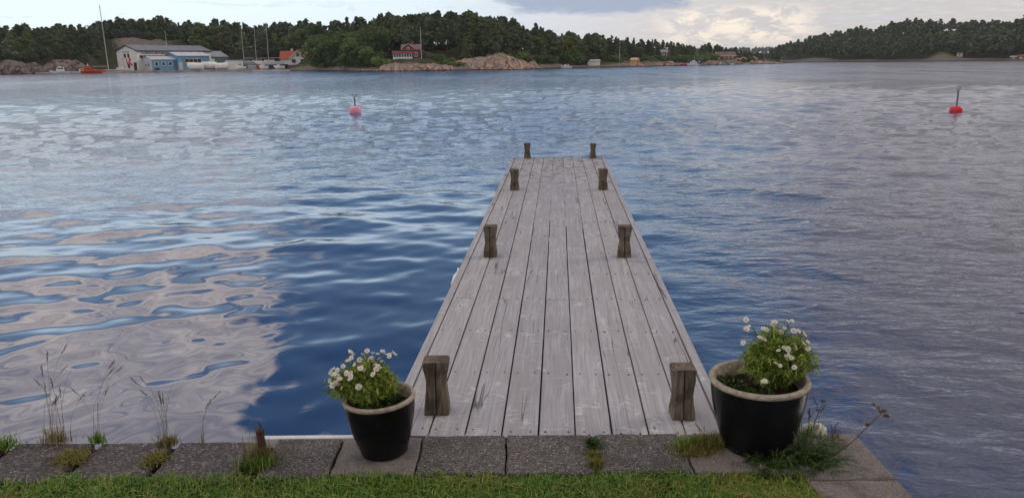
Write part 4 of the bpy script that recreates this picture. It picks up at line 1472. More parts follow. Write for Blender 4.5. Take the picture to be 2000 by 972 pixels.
def cradle(o, L, z0, wide=1.6):
    """steel boat stand under a hull kept ashore"""
    m_ = MB()
    for x in (-L * 0.28, L * 0.22):
        m_.box(x - 0.08, x + 0.08, -wide / 2, wide / 2, z0, z0 + 0.14)
        for y in (-wide / 2, wide / 2):
            m_.tube([(x, y, z0), (x, y * 0.8, 0.15)], 0.06, 5)
    m_.box(-L * 0.3, L * 0.25, -0.08, 0.08, z0 + 0.141, z0 + 0.26)
    m_.build('cradle', 'rusty_iron', o)


# afloat on the left
ob = boat('pilot_boat', 'orange red work boat with wheelhouse moored beside the boatyard', 180, 279.5, 0.0, 4, 6.8, 2.2, 0.85, 'boat_orange', None, [(-2.6, 0.6, 1.7, 0.8, 1.75, 'boat_orange'), (-2.2, -0.2, 1.4, 1.75, 2.35, 'boat_orange')], bow=0.8)
MB().tube([(-1.2, 0, 2.3), (-1.2, 0, 3.1)], 0.05, 5).build('lantern_mast', 'white_paint', ob)
MB().box(-1.5, -0.9, -0.2, 0.2, 2.36, 2.6).build('radar', 'boat_white', ob)
cb = boat('cabin_boat', 'white cabin boat with aerials moored at the grey pontoon', 116, 279.3, 0.0, 176, 5.4, 2.1, 0.7, 'boat_white', None, [(-1.2, 1.1, 1.6, 0.7, 2.05, 'boat_white')], bow=0.5)
MB().tube([(0.2, 0, 2.0), (0.5, 0, 3.6)], 0.04, 5).build('aerial', 'pole_white', cb)
MB().box(-0.4, 0.2, -0.15, 0.15, 2.06, 2.3).build('radar', 'boat_white', cb)
boat('open_motorboat', 'small white open motorboat behind the orange work boat', 155, 283.4, 0.0, 10, 5.0, 1.8, 0.65, 'boat_white', None, [(-0.2, 1.3, 1.3, 0.65, 1.4, 'boat_white')], bow=0.4)
boat('skiff', 'low grey skiff lying left of the white cabin boat', 84, 279.2, 0.0, 4, 4.2, 1.4, 0.35, 'grey_tarp', None, None, bow=0.3)
s1 = boat('racing_yacht', 'low slender yacht with very tall raked mast beside the white hall', 214, 283.2, 0.25, 4, 11.5, 2.3, 0.75, 'grey_tarp', None, None, mast=(-0.4, 19.8, 0.16, -0.012), bow=0.3)
boat('tender_boat', 'small white motorboat ashore against the hall gable', 238, 285.0, 0.75, 170, 3.4, 1.4, 0.6, 'boat_white', None, [(-0.3, 0.9, 1.0, 0.6, 1.3, 'boat_white')], bow=0.5)
# boats under white covers
for px, d, L, B, H, yaw, lab in ((381, 283.5, 5.0, 2.3, 1.1, 168, 'boat under white cover with its raised bow towards the blue workshop'),
                                 (409, 285.0, 4.7, 2.5, 1.35, 182, 'middle of three boats ashore under white winter covers'),
                                 (434, 283.2, 4.4, 2.3, 1.0, 8, 'boat under white cover sloping down beside the white site cabin')):
    o = boat('covered_boat', lab, px, d, 0.95, yaw, L, B, H, 'boat_white', 'boats under white covers', None, bow=0.7)
    rr = hull_rings(L, B, H, 0.35, 0.7)
    tm = MB()
    rg_ = random.Random(px)
    tr = []
    for r in rr:
        ph = H + 0.95 + rg_.uniform(-0.12, 0.12) + 0.25 * (r[2][0] / L)
        tr.append([(r[2][0] * 1.01, r[2][1] * 1.04 - 0.02, r[2][2] - 0.45), (r[2][0], r[2][1] * 0.75, r[2][2] + 0.4), (r[2][0], 0, max(ph, r[2][2] + 0.3)), (r[2][0], r[4][1] * 0.75, r[4][2] + 0.4), (r[4][0] * 1.01, r[4][1] * 1.04 + 0.02, r[4][2] - 0.45)])
    tm.rings(tr)
    tm.build('cover', 'tarp', o)
    cradle(o, L, -0.40)
# site cabin
sc_ = thing('site_cabin', 'white boxy site cabin with grey door between covered boats and yachts', 'cabin', at(443, 283.5, 0.57), -azim(443) + R(8))
MB().bevel_box(0, 5.3, 0, 2.6, 0, 3.0, 0.05).build('wall', 'white_paint', sc_)
MB().box(-0.15, 5.45, -0.15, 2.75, 3.0, 3.14).build('roof', 'pale_roof', sc_)
MB().box(0.9, 2.4, -0.06, 0.01, 0.1, 2.5).build('door', 'boat_white', sc_)
w_ = MB().box(3.6, 4.6, -0.06, 0.01, 1.1, 1.9).build('window', 'grey_door', sc_)
MB().box(3.7, 4.5, -0.08, -0.055, 1.2, 1.8).build('pane', 'window_glass', sc_).parent = w_
# yachts ashore
for px, d, L, mh, lab, lean, mat in ((479, 286, 8.6, 11.2, 'yacht ashore under grey cover with the leftmost mast of the yacht row', 0.0, 'grey_tarp'),
                                     (503, 290, 9.4, 12.0, 'yacht ashore with pale hull and bare mast in the middle of the yacht row', -0.02, 'pale_board'),
                                     (527, 284, 9.8, 13.0, 'white yacht ashore with the tallest mast beside the white house', -0.015, 'boat_white')):
    o = boat('yacht', lab, px, d, 2.15, 178, L, 2.7, 1.0, mat, 'yachts kept ashore', [(-1.6, 1.8, 1.5, 1.0, 1.5, mat)], mast=(0.3, mh, 0.11, lean), bow=0.4, keel=0.6)
    MB().rings([[(-1.0, -0.12, -1.2), (0.9, -0.12, -1.2), (0.9, 0.12, -1.2), (-1.0, 0.12, -1.2)], [(-1.4, -0.14, -0.3), (1.4, -0.14, -0.3), (1.4, 0.14, -0.3), (-1.4, 0.14, -0.3)]]).build('keel', 'navy_paint', o)
    cradle(o, L, -1.60, 2.2)
# containers and gear under the yachts
for px, d, L, h, mat, lab in ((533, 281.5, 2.6, 1.5, 'navy_paint', 'dark blue container under the white yacht'), (508, 282, 2.2, 1.2, 'mural_red', 'red storage box under the yachts'),
                              (492, 282.5, 2.8, 1.4, 'grey_door', 'grey storage box under the covered yacht'), (552, 283, 3.6, 1.6, 'black_paint', 'black low trailer box in front of the white house')):
    o = thing('storage_container', lab, 'container', at(px, d, 0.58), -azim(px) + R(5))
    c_ = MB().bevel_box(-L / 2, L / 2, 0, 1.6, 0, h, 0.04)
    c_.build('box', mat, o)
    rb = MB()
    for i in range(6):
        x = -L / 2 + 0.15 + (L - 0.4) * i / 5
        rb.box(x, x + 0.09, -0.05, -0.004, 0.08, h - 0.1)
    rb.build('ribs', mat, o)
for px, d, L, mat, lab in ((470, 281.5, 3.4, 'boat_white', 'small white motorboat ashore right of the white site cabin'),
                           (515, 279.5, 3.0, 'boat_white', 'small white dinghy ashore in front of the yachts and red box'),
                           (545, 279.0, 3.6, 'boat_white', 'white motorboat ashore between blue container and white house')):
    boat('small_boat', lab, px, d, 1.0, 175, L, 1.4, 0.6, mat, 'small boats ashore in the boatyard', [(-0.3, 0.9, 1.0, 0.6, 1.15, 'boat_white')], bow=0.4)
# boats along the inlet
boat('motorboat', 'white cabin motorboat moored by the shore near the leafy trees', 1106, 256, 0.0, 176, 3.5, 1.5, 0.5, 'boat_white', None, [(-0.9, 0.7, 1.1, 0.5, 1.15, 'boat_white')], bow=0.4)
boat('pink_boat', 'magenta covered boat moored in the inlet', 1335, 300, 0.0, 178, 2.8, 1.3, 0.7, 'boat_pink', None, [(-0.9, 0.6, 1.0, 0.65, 1.1, 'boat_pink')], bow=0.3)
cbo = boat('motor_cruiser', 'white motor cruiser with flybridge next to the magenta boat', 1353, 303, 0.0, 174, 4.2, 1.6, 0.75, 'boat_white', None, [(-1.5, 1.0, 1.2, 0.75, 1.45, 'boat_white'), (-0.9, 0.3, 1.0, 1.45, 1.95, 'boat_white')], bow=0.4)
MB().tube([(-0.6, 0, 1.9), (-0.6, 0, 3.0)], 0.05, 5).build('lantern_mast', 'pole_white', cbo)
boat('rowing_boat', 'white rowing boat moored beside the twin red boathouses', 1429, 344, 0.0, 170, 2.2, 1.0, 0.5, 'boat_white', None, None, bow=0.2)
boat('rowing_boat', 'pale rowing boat moored right of the twin red boathouses', 1459, 352, 0.0, 8, 2.6, 1.0, 0.4, 'pale_board', None, None, bow=0.2)


# ------------------------------------------------------------------ mooring buoys
def buoy(label, px, py, mat, rad, h, stem, lean, hook):
    p = ground(px, py, 0.0)
    o = thing('mooring_buoy', label, 'buoy', p, 0, None, (0, R(lean), 0))
    MB().lathe([(rad * 0.90, -0.25), (rad, -0.06), (rad, 0.0), (rad * 0.985, 0.012), (rad, 0.025), (rad, h * 0.62), (rad * 0.90, h * 0.84), (rad * 0.6, h), (0.05, h * 1.03)], 28).build('float', mat, o, smooth=True)
    MB().lathe([(rad * 1.015, 0.0), (rad * 1.03, 0.02), (rad * 1.015, 0.045)], 28, False, False).build('seam', mat, o, smooth=True)
    MB().tube([(0, 0, h), (0, 0, h + stem)], 0.038, 8).build('rod', 'galvanised', o)
    rm = MB()
    if hook:
        rm.tube([(-0.01, 0, h + stem - 0.03), (-0.05, 0, h + stem + 0.06), (-0.055, 0, h + stem + 0.17), (0.055, 0, h + stem + 0.17), (0.05, 0, h + stem + 0.06), (0.01, 0, h + stem - 0.03)], 0.015, 6)
        rm.tube([(-0.05, 0, h + stem + 0.06), (0.05, 0, h + stem + 0.06)], 0.015, 6)
    else:
        rm.tube([(-0.10, 0, h + stem + 0.09), (-0.03, 0, h + stem + 0.0), (0.03, 0, h + stem + 0.0), (0.10, 0, h + stem + 0.09)], 0.016, 6)
        rm.tube([(-0.13, 0, h + stem + 0.10), (0.13, 0, h + stem + 0.10)], 0.016, 6)
    rm.build('mooring_eye', 'galvanised', o)


buoy('faded pink mooring buoy with grey rod out on the water', 694, 221, 'buoy_pink', 0.262, 0.30, 0.40, 0, False)
buoy('bright red mooring buoy with leaning grey rod', 1867, 218.5, 'buoy_red', 0.235, 0.22, 0.60, 0, True)

# ------------------------------------------------------------------ quay and jetty
# jetty axis from the photograph's vanishing point
VPX, VPY = 1091.0, 120.0
jd = ray(VPX, VPY)
jang = math.atan2(jd.x, jd.y)            # bearing of the jetty
JF = Vector((math.sin(jang), math.cos(jang), 0))
JR = Vector((math.cos(jang), -math.sin(jang), 0))
PITCHW = 0.1526
NP = 9
g0 = ground(1087.5, 856)                 # middle of the landward end
JL = (ground(1094, 308) - g0).dot(JF)
jetty = thing('jetty', 'weathered grey plank jetty with short carved mooring posts running out over the water', 'jetty', (g0.x, g0.y, 0), -jang)
rj = random.Random(9)
PL = {}


def plank_mesh(length, wdt):
    key = (round(length, 3), round(wdt, 4))
    if key not in PL:
        mb = MB()
        n = 4
        b = 0.0035
        rings = []
        for i in range(n + 1):
            y = length * i / n
            hw = wdt / 2
            rings.append([(-hw, y, -0.028), (hw, y, -0.028), (hw, y, -b), (hw - b, y, 0), (-hw + b, y, 0), (-hw, y, -b)])
        mb.rings(rings)
        me = mb.mesh('plank')
        me.materials.append(MATS['weathered_plank'])
        PL[key] = me
    return PL[key]


nails = MB()
joints = {0: [1.9, 5.0], 1: [2.9, 6.5], 2: [1.9, 5.6], 3: [4.4, 7.4], 4: [1.9, 5.0], 5: [3.4, 6.8], 6: [4.4, 7.4], 7: [1.9, 5.0], 8: [2.9, 6.2]}
for c in range(NP):
    x = (c - (NP - 1) / 2) * PITCHW
    cuts = [0.0] + joints[c] + [JL - rj.uniform(0, 0.012)]
    for i in range(len(cuts) - 1):
        L = cuts[i + 1] - cuts[i] - 0.003
        o = obj('plank', plank_mesh(L, PITCHW - 0.0065 + rj.uniform(-0.001, 0.001)), None, jetty, (x + rj.uniform(-0.0008, 0.0008), cuts[i] + 0.0015, DECK + rj.uniform(-0.0025, 0.0015)))
        o.rotation_euler = (0, R(rj.uniform(-0.35, 0.35)), R(rj.uniform(-0.02, 0.02)))
    y = 0.06
    while y < JL:
        for sx in (-0.045, 0.045):
            cx, cy = x + sx + rj.uniform(-0.006, 0.006), y + rj.uniform(-0.01, 0.01)
            nails.add([(cx + 0.0042 * math.cos(k * 1.0472), cy + 0.0042 * math.sin(k * 1.0472), DECK + 0.0032) for k in range(6)] + [(cx + 0.0042 * math.cos(k * 1.0472), cy + 0.0042 * math.sin(k * 1.0472), DECK - 0.004) for k in range(6)],
                      [tuple(range(6))] + [(k, k + 6, (k + 1) % 6 + 6, (k + 1) % 6) for k in range(6)])
        y += 0.62
no = nails.build('nail_heads', 'rusty_iron', jetty)
no['kind'] = 'stuff'
HW = NP * PITCHW / 2
for s in (-1, 1):
    yy = 0.0
    for L in (3.0, 3.1, JL - 6.1):
        mb = MB().bevel_box(-0.0225, 0.0225, 0.0, L - 0.003, -0.17, 0.0, 0.004)
        o = mb.build('edge_board', 'weathered_plank', jetty, (s * (HW + 0.0265), yy, DECK + 0.002))
        yy += L
    mb = MB().box(-0.04, 0.04, 0.05, JL - 0.08, -0.23, -0.032)
    mb.build('beam', 'wood_pile', jetty, (s * (HW - 0.12), 0, DECK))
MB().box(-0.04, 0.04, 0.05, JL - 0.08, -0.23, -0.032).build('beam', 'wood_pile', jetty, (0, 0, DECK))
eb = MB().bevel_box(-HW - 0.045, HW + 0.045, 0, 0.042, -0.17, -0.002, 0.004)
eb.build('end_board', 'wood_pile', jetty, (0, JL + 0.006, DECK))


def post_mesh(seed):
    rg = random.Random(seed)
    mb = MB()
    prof = [(0.0, 0.0535), (0.03, 0.0525), (0.075, 0.0455), (0.115, 0.0405), (0.15, 0.0415), (0.185, 0.0475), (0.205, 0.0515), (0.232, 0.0525), (0.238, 0.049)]
    rings = []
    kw, kh, kx = rg.uniform(0.93, 1.06), rg.uniform(0.95, 1.06), rg.uniform(-0.02, 0.02)
    prof = [(z * kh, hw * kw * rg.uniform(0.965, 1.035)) for z, hw in prof]
    for z, hw in prof:
        d = 0.046
        ch = 0.006
        k = hw + rg.uniform(-0.0012, 0.0012)
        pts = [(-k + ch, -d), (-0.004, -d), (0.0, -d + (0.010 if z < 0.235 else 0.006)), (0.004, -d), (k - ch, -d), (k, -d + ch), (k, d - ch), (k - ch, d), (-k + ch, d), (-k, d - ch), (-k, -d + ch)]
        rings.append([(x + kx * z + rg.uniform(-0.0012, 0.0012), y + rg.uniform(-0.0012, 0.0012), z + rg.uniform(-0.001, 0.001) + (0.03 * kx * x / 0.05 if z > 0.2 else 0)) for x, y in pts])
    mb.rings(rings)
    return mb.mesh('mooring_post')


JM = Matrix.Translation(jetty.location) @ Matrix.Rotation(-jang, 4, 'Z')
JI = JM.inverted()
for k, (px, py, lean, tw) in enumerate(((851, 812, 1.0, 4), (957, 503, 0.5, -3), (1005, 372, 0.5, 3), (1030, 309.5, -0.5, -4), (1335, 821, -0.8, 2), (1220, 503, -0.8, -4), (1178, 371, -0.5, 4), (1158, 309.5, 0.5, 0))):
    p = JI @ ground(px, py)
    me = post_mesh(k)
    me.materials.append(MATS['weathered_post'])
    o = obj('mooring_post', me, None, jetty, (p.x, min(p.y + 0.046, JL - 0.02), DECK + 0.001), (0, R(lean), R(tw)))
# piles below the deck
for y in (1.2, 4.2, 7.2, JL - 0.25):
    for s in (-1, 1):
        MB().tube([(0, 0, -1.6), (0, 0, DECK - 0.17)], 0.075, 10).build('pile', 'wood_pile', jetty, (s * (HW - 0.13), y, 0), smooth=True)
# white fender hanging on the left side
fp = JI @ ground(922, 489)
fe = thing('fender', 'small white boat fender hanging on the outside of the jetty', 'fender', JM @ Vector((-HW - 0.125, fp.y, -0.03)), -jang)
MB().lathe([(0.01, 0.02), (0.05, 0.05), (0.07, 0.11), (0.072, 0.40), (0.05, 0.47), (0.02, 0.50), (0.015, 0.53)], 16).build('body', 'boat_white', fe, smooth=True)
MB().tube([(0, 0, 0.52), (0.05, 0, 0.62), (0.085, 0, 0.66)], 0.006, 5).build('rope', 'stalk', fe)

# the quay: edge line runs along the slabs, then turns back beside the camera
QL, QR = ground(0, 863), ground(1640, 846)
qd = (QR - QL).normalized()
qn = Vector((qd.y, -qd.x, 0))             # towards the lawn (landward)
qang = math.atan2(qd.y, qd.x)
corner = ground(1672, 846)
right_in = ground(1790, 972)
rd = (right_in - corner).normalized()
far_l = corner - qd * 30
far_r = corner + rd * 16
ZG = DECK - 0.055                          # bed below the slabs


def prism(name, poly, z0, z1, mat):
    n = len(poly)
    vs = [(p.x, p.y, z0) for p in poly] + [(p.x, p.y, z1) for p in poly]
    fs = [tuple(range(n, 2 * n)), tuple(range(n))[::-1]] + [(i, (i + 1) % n, (i + 1) % n + n, i + n) for i in range(n)]
    return MB().add(vs, fs).build(name, mat)


back = [far_r + Vector((-14, -14, 0)), far_l + Vector((0, -24, 0))]
o = prism('quay_wall', [far_l, corner, far_r] + back, -1.6, ZG, 'concrete')
tag(o, 'old concrete quay wall under the paving slabs at the water edge', 'wall')
lawn_l = [far_l + qn * 0.312, corner + qn * 0.312 - qd * 0.28, far_r - qd * 0.34]
o = prism('lawn', lawn_l + [back[0] + Vector((0.1, 0.2, 0)), back[1] + Vector((0.1, 0.2, 0))], ZG - 0.02, DECK - 0.012, 'lawn_soil')
structure(o)
u0e = (ground(492, 864) - QL).dot(qd)
# pale board fixed along the outer face of the quay
bl = MB().bevel_box(0, 1.0, 0, 0.028, -0.14, 0.0, 0.003)
p = QL + qd * u0e
o = bl.build('edge_plank', 'pale_board', None, (p.x - qn.x * 0.032, p.y - qn.y * 0.032, DECK - 0.012), (0, 0, qang))
tag(o, 'pale whitish plank along the outer edge of the quay slabs', 'plank')

bed = prism('paving', [far_l + qn * 0.004, corner + qn * 0.004, far_r - qd * 0.004, far_r - qd * 0.338, corner + qn * 0.310 - qd * 0.28, far_l + qn * 0.310], ZG, DECK - 0.034, 'soil')
structure(bed)


def slab_mesh(L, D_, seed):
    """paving slab with worn, uneven edges"""
    rg = random.Random(seed)
    mb = MB()
    per = []
    n = 7
    for (x0, y0, x1, y1) in ((0, 0, L, 0), (L, 0, L, D_), (L, D_, 0, D_), (0, D_, 0, 0)):
        for i in range(n):
            t = i / n
            per.append((x0 + (x1 - x0) * t + rg.uniform(-0.0025, 0.0025), y0 + (y1 - y0) * t + rg.uniform(-0.0025, 0.0025)))
    cx, cy = L / 2, D_ / 2
    r0 = [(x, y, -0.045) for x, y in per]
    r1 = [(x, y, -0.006) for x, y in per]
    r2 = [(x + (cx - x) * 0.03, y + (cy - y) * 0.03, rg.uniform(-0.0012, 0.0008)) for x, y in per]
    mb.rings([r0, r1, r2])
    return mb.mesh('paving_slab')


def u_of(px, py=872):
    return (ground(px, py) - QL).dot(qd)


slabs = [(-150, 5, 'slab_dark', -0.010, 0.8), (24, 172, 'slab_dark', -0.008, -1.0), (190, 326, 'slab_dark', -0.010, 0.6), (342, 492, 'slab_dark', -0.009, -0.4), (537, 664, 'slab_aggregate', 0.0, 0.2),
         (669, 822, 'slab_smooth', 0.003, 0.0), (825, 987, 'slab_aggregate', 0.006, 0.2), (990, 1152, 'slab_aggregate', 0.007, -0.2), (1166, 1332, 'slab_aggregate', 0.010, 0.1), (1336, 1492, 'slab_smooth', 0.004, 0.2), (1496, 1612, 'slab_smooth', 0.0, 0.0)]
for i, (a0, a1, mt, dz_, rz) in enumerate(slabs):
    u0, u1 = u_of(a0), u_of(a1)
    me = slab_mesh(u1 - u0, 0.30, i)
    me.materials.append(MATS[mt])
    p = QL + qd * u0 + qn * 0.305
    o = obj('paving_slab', me, None, bed, (p.x, p.y, DECK + dz_ + 0.004), (R(0.4 * math.sin(i * 2.1)), R(0.5 * math.cos(i * 1.7)), qang + R(rz)))
# slabs returning along the right-hand edge
rang = math.atan2(rd.y, rd.x)
yv = 0.0
for i, L in enumerate((0.36, 0.40, 0.40, 0.4)):
    me = slab_mesh(L - 0.008, 0.33, 40 + i)
    me.materials.append(MATS['slab_smooth'])
    p = corner + rd * yv
    # local y points inland: rotate so x runs along rd and y to the left of it is water side
    o = obj('paving_slab', me, None, bed, (p.x - qd.x * 0.335, p.y - qd.y * 0.335, DECK + 0.002 - 0.002 * i), (0, 0, rang))
    yv += L


# ------------------------------------------------------------------ lawn grass
def blades(rg, P, h, wdt, lean, curl=0.5):
    """two-piece grass blades at P (n,3)"""
    n = len(P)
    th = rg.uniform(0, 2 * np.pi, n)
    a = np.stack([np.cos(th), np.sin(th), np.zeros(n)], 1)
    b = np.stack([-np.sin(th), np.cos(th), np.zeros(n)], 1)
    hh = (h * rg.uniform(0.45, 1.25, n))[:, None]
    ln = (lean * rg.normal(0.5, 0.5, n))[:, None]
    w0 = (wdt * rg.uniform(0.7, 1.3, n))[:, None]
    up = np.array([0, 0, 1.0])
    m = P + up * hh * 0.55 + b * hh * ln * 0.35
    t = P + up * hh * (1.0 - 0.35 * curl * np.abs(ln)) + b * hh * ln
    V = np.stack([P - a * w0, P + a * w0, m + a * w0 * 0.8, m - a * w0 * 0.8, t], 1).reshape(-1, 3)
    k = np.arange(n) * 5
    T = np.concatenate([np.stack([k, k + 1, k + 2], 1), np.stack([k, k + 2, k + 3], 1), np.stack([k + 3, k + 2, k + 4], 1)])
    return V, T


rg = np.random.default_rng(21)
N = 120000
U = rg.uniform(-1.0, 4.55, N)
Wd = 0.28 + rg.uniform(0, 1, N) ** 0.9 * 0.62
P = np.array(QL)[None, :] + U[:, None] * np.array(qd)[None, :] + Wd[:, None] * np.array(qn)[None, :]
P[:, 2] = DECK - 0.014
# stay inside the lawn on the right-hand side
cr = np.array(corner - qd * 0.335)
side_ = (P[:, 0] - cr[0]) * rd.y - (P[:, 1] - cr[1]) * rd.x
edge_n = 0.016 * np.sin(U * 7.3) + 0.012 * np.sin(U * 23) + 0.010 * np.sin(U * 61 + 1)
keep = (side_ > 0.005) & (Wd > 0.285 + edge_n + 0.010)
# thin bare places
clump = np.array([noise.noise(Vector((p[0] * 6, p[1] * 6, 0.7))) for p in P])
keep &= (clump + rg.uniform(-0.35, 0.35, N) > -0.42)
P = P[keep]
clump = clump[keep]
hb = 0.030 + 0.020 * np.clip(clump + 0.2, 0, 1)
V, T = blades(rg, P, hb, 0.0019, 1.7, 0.8)
gmesh = np_mesh('grass', V, T)
o = obj('grass', gmesh, 'grass_blade')
tag(o, 'short green lawn grass with yellowed patches in front of the paving slabs', 'grass', None, 'stuff')


def tuft(name, label, px, py, n, h, spread, mat, seed, lean=1.0, wdt=0.0018, stalks=0, stalk_h=0.3, stalk_mat='dry_grass', cat='grass tuft', zoff=-0.004, group=None, sx=1.0):
    rg = np.random.default_rng(seed)
    c = ground(px, py)
    o = thing(name, label, cat, (c.x, c.y, DECK + zoff), 0, group)
    q = rg.normal(size=(n, 3)) * np.array([spread * sx, spread * 0.55, 0])
    V, T = blades(rg, q, h, wdt, lean)
    obj('blades', np_mesh('blades', V, T), mat, o)
    if stalks:
        r = random.Random(seed)
        for i in range(stalks):
            x0, y0 = r.gauss(0, spread * 0.8 * sx), r.gauss(0, spread * 0.3)
            hh = stalk_h * r.uniform(0.55, 1.1)
            bx, by = r.gauss(0, 0.14) * hh, r.gauss(0, 0.1) * hh
            pts = [(x0, y0, 0), (x0 + bx * 0.3, y0 + by * 0.3, hh * 0.5), (x0 + bx, y0 + by, hh * 0.85), (x0 + bx * 1.6, y0 + by * 1.6, hh)]
            so = MB().tube(pts, [0.0009, 0.0007, 0.0006, 0.0004], 4).build('stalk', stalk_mat, o)
            if r.random() < 0.75:
                hd = MB()
                e = Vector(pts[3])
                d_ = (Vector(pts[3]) - Vector(pts[2])).normalized()
                for k in range(12):
                    t = k / 12
                    p_ = e - d_ * 0.045 * t
                    a_ = r.uniform(0, 6.28)
                    s_ = 0.0011 + 0.0010 * math.sin(t * 3.1)
                    off = Vector((math.cos(a_), math.sin(a_), 0)) * s_ * 1.3
                    hd.add([p_ + off - d_ * 0.004, p_ + off + Vector((s_, 0, 0)), p_ + off + d_ * 0.006, p_ + off - Vector((s_, 0, 0))], [(0, 1, 2, 3)])
                hd.build('seed_head', 'seed_brown', so)
    return o


tuft('grass_tuft', 'green grass tuft beside the first dark slab at the quay edge', 10, 872, 160, 0.05, 0.03, 'grass_blade', 1, 0.9)
tuft('dry_grass_tuft', 'tall dry grass with seed stalks at the outer edge of a dark slab', 112, 862, 110, 0.07, 0.030, 'dry_grass', 2, 0.7, stalks=13, stalk_h=0.36)
tuft('grass_tuft', 'green grass tuft with thin stalks beside the tall dry grass', 192, 862, 120, 0.045, 0.016, 'grass_blade', 3, 0.8, stalks=5, stalk_h=0.34)
tuft('moss_strip', 'yellow green moss growing in the joint right of the first dark slab', 141, 893, 700, 0.022, 0.055, 'moss_tuft', 4, 1.6, sx=0.55)
tuft('moss_strip', 'yellow moss in the joint between two dark slabs further right', 305, 895, 420, 0.018, 0.05, 'moss_tuft', 5, 1.6, sx=0.5)
tuft('dry_grass_tuft', 'dry grass tuft with a few tall stalks above the joint of two dark slabs', 328, 866, 150, 0.05, 0.022, 'dry_grass', 6, 0.8, stalks=9, stalk_h=0.28)
tuft('dry_grass_tuft', 'single tall pale grass stalk standing against the blue water', 397, 862, 12, 0.04, 0.01, 'dry_grass', 7, 0.8, stalks=2, stalk_h=0.2)
tuft('grass_tuft', 'long grass growing round the rusty iron post', 508, 900, 260, 0.085, 0.030, 'dry_grass', 8, 0.7, stalks=3, stalk_h=0.24)
tuft('grass_tuft', 'green grass at the foot of the rusty iron post', 506, 912, 240, 0.055, 0.034, 'grass_blade', 18, 0.8)
tuft('moss_strip', 'moss cushion with green tips left of the large plant pot', 1352, 886, 900, 0.034, 0.045, 'moss_tuft', 9, 1.3)
tuft('grass_tuft', 'bright green grass tuft beside the large plant pot', 1350, 872, 360, 0.045, 0.036, 'grass_blade', 10, 1.0)
tuft('dry_grass_tuft', 'dry yellowish grass between large plant pot and jetty', 1388, 874, 620, 0.06, 0.035, 'moss_tuft', 11, 0.9, stalks=5, stalk_h=0.1)
tuft('moss_strip', 'small yellow moss clump in the slab joint below the green seedling', 1160, 893, 260, 0.030, 0.020, 'moss_tuft', 12, 1.2, sx=0.7)
tuft('moss_strip', 'second yellow green moss clump in the slab joint next to the lawn', 1162, 910, 260, 0.034, 0.020, 'moss_tuft', 13, 1.2, sx=0.7)
tuft('grass_tuft', 'grass and thin stalks behind the large plant pot at the quay corner', 1582, 852, 140, 0.06, 0.03, 'grass_blade', 14, 0.8, stalks=5, stalk_h=0.16)
tuft('dry_grass_tuft', 'fine reddish grass stalks on the corner slab right of the large pot', 1622, 868, 30, 0.03, 0.04, 'dry_grass', 15, 0.8, stalks=6, stalk_h=0.09)


# feathery leaves: each frond a stem with many narrow leaflets
def fronds(rg, n, length, base_r, zc, spread_up, leaf, centre=(0, 0)):
    VS, FS, k = [], [], 0
    for i in range(n):
        th = rg.uniform(0, 6.283)
        L = length * rg.uniform(0.6, 1.2)
        el_ = rg.uniform(*spread_up)
        bx, by = centre[0] + rg.normal() * base_r, centre[1] + rg.normal() * base_r
        for t in np.linspace(0.15, 1, 15):
            droop = 0.45 * t * t
            x = bx + math.cos(th) * L * t * math.cos(el_)
            y = by + math.sin(th) * L * t * math.cos(el_)
            z = zc + L * t * (math.sin(el_) - droop * 0.5)
            for s in (-1, 1):
                w_ = leaf * (1.15 - 0.7 * t) * rg.uniform(0.7, 1.2)
                dirx = -math.sin(th) * s + math.cos(th) * 0.8
                diry = math.cos(th) * s + math.sin(th) * 0.8
                nrm = math.hypot(dirx, diry)
                dirx, diry = dirx / nrm, diry / nrm
                ex, ey, ez = x + dirx * w_, y + diry * w_, z + rg.uniform(-0.2, 0.5) * w_
                qx, qy = -diry * w_ * 0.16, dirx * w_ * 0.16
                VS += [(x, y, z), ((x + ex) / 2 + qx, (y + ey) / 2 + qy, (z + ez) / 2 + 0.002), (ex, ey, ez), ((x + ex) / 2 - qx, (y + ey) / 2 - qy, (z + ez) / 2)]
                FS.append((k, k + 1, k + 2, k + 3))
                k += 4
    return np.array(VS), np.array(FS)


rg = np.random.default_rng(77)
c = ground(1578, 896)
o = thing('yarrow_clump', 'dark green feathery yarrow leaves spreading at the foot of the large pot', 'plant', (c.x, c.y, DECK))
V, F_ = fronds(rg, 150, 0.125, 0.045, 0.004, (0.05, 1.1), 0.017)
obj('leaves', np_mesh('leaves', V, F_), 'yarrow_leaf', o)
V, F_ = fronds(rg, 90, 0.10, 0.04, 0.004, (0.05, 1.2), 0.016, (-0.17, -0.03))
obj('leaves', np_mesh('leaves', V, F_), 'yarrow_leaf', o)
c = ground(1157, 876)
o = thing('green_seedling', 'small feathery green seedling in the slab joint at the jetty end', 'plant', (c.x, c.y, DECK))
V, F_ = fronds(rg, 34, 0.055, 0.006, 0.016, (0.15, 1.4), 0.013)
obj('leaves', np_mesh('leaves', V, F_), 'yarrow_leaf', o)
MB().tube([(0, 0, -0.01), (0.001, 0, 0.02)], 0.002, 5).build('stem', 'seed_brown', o)


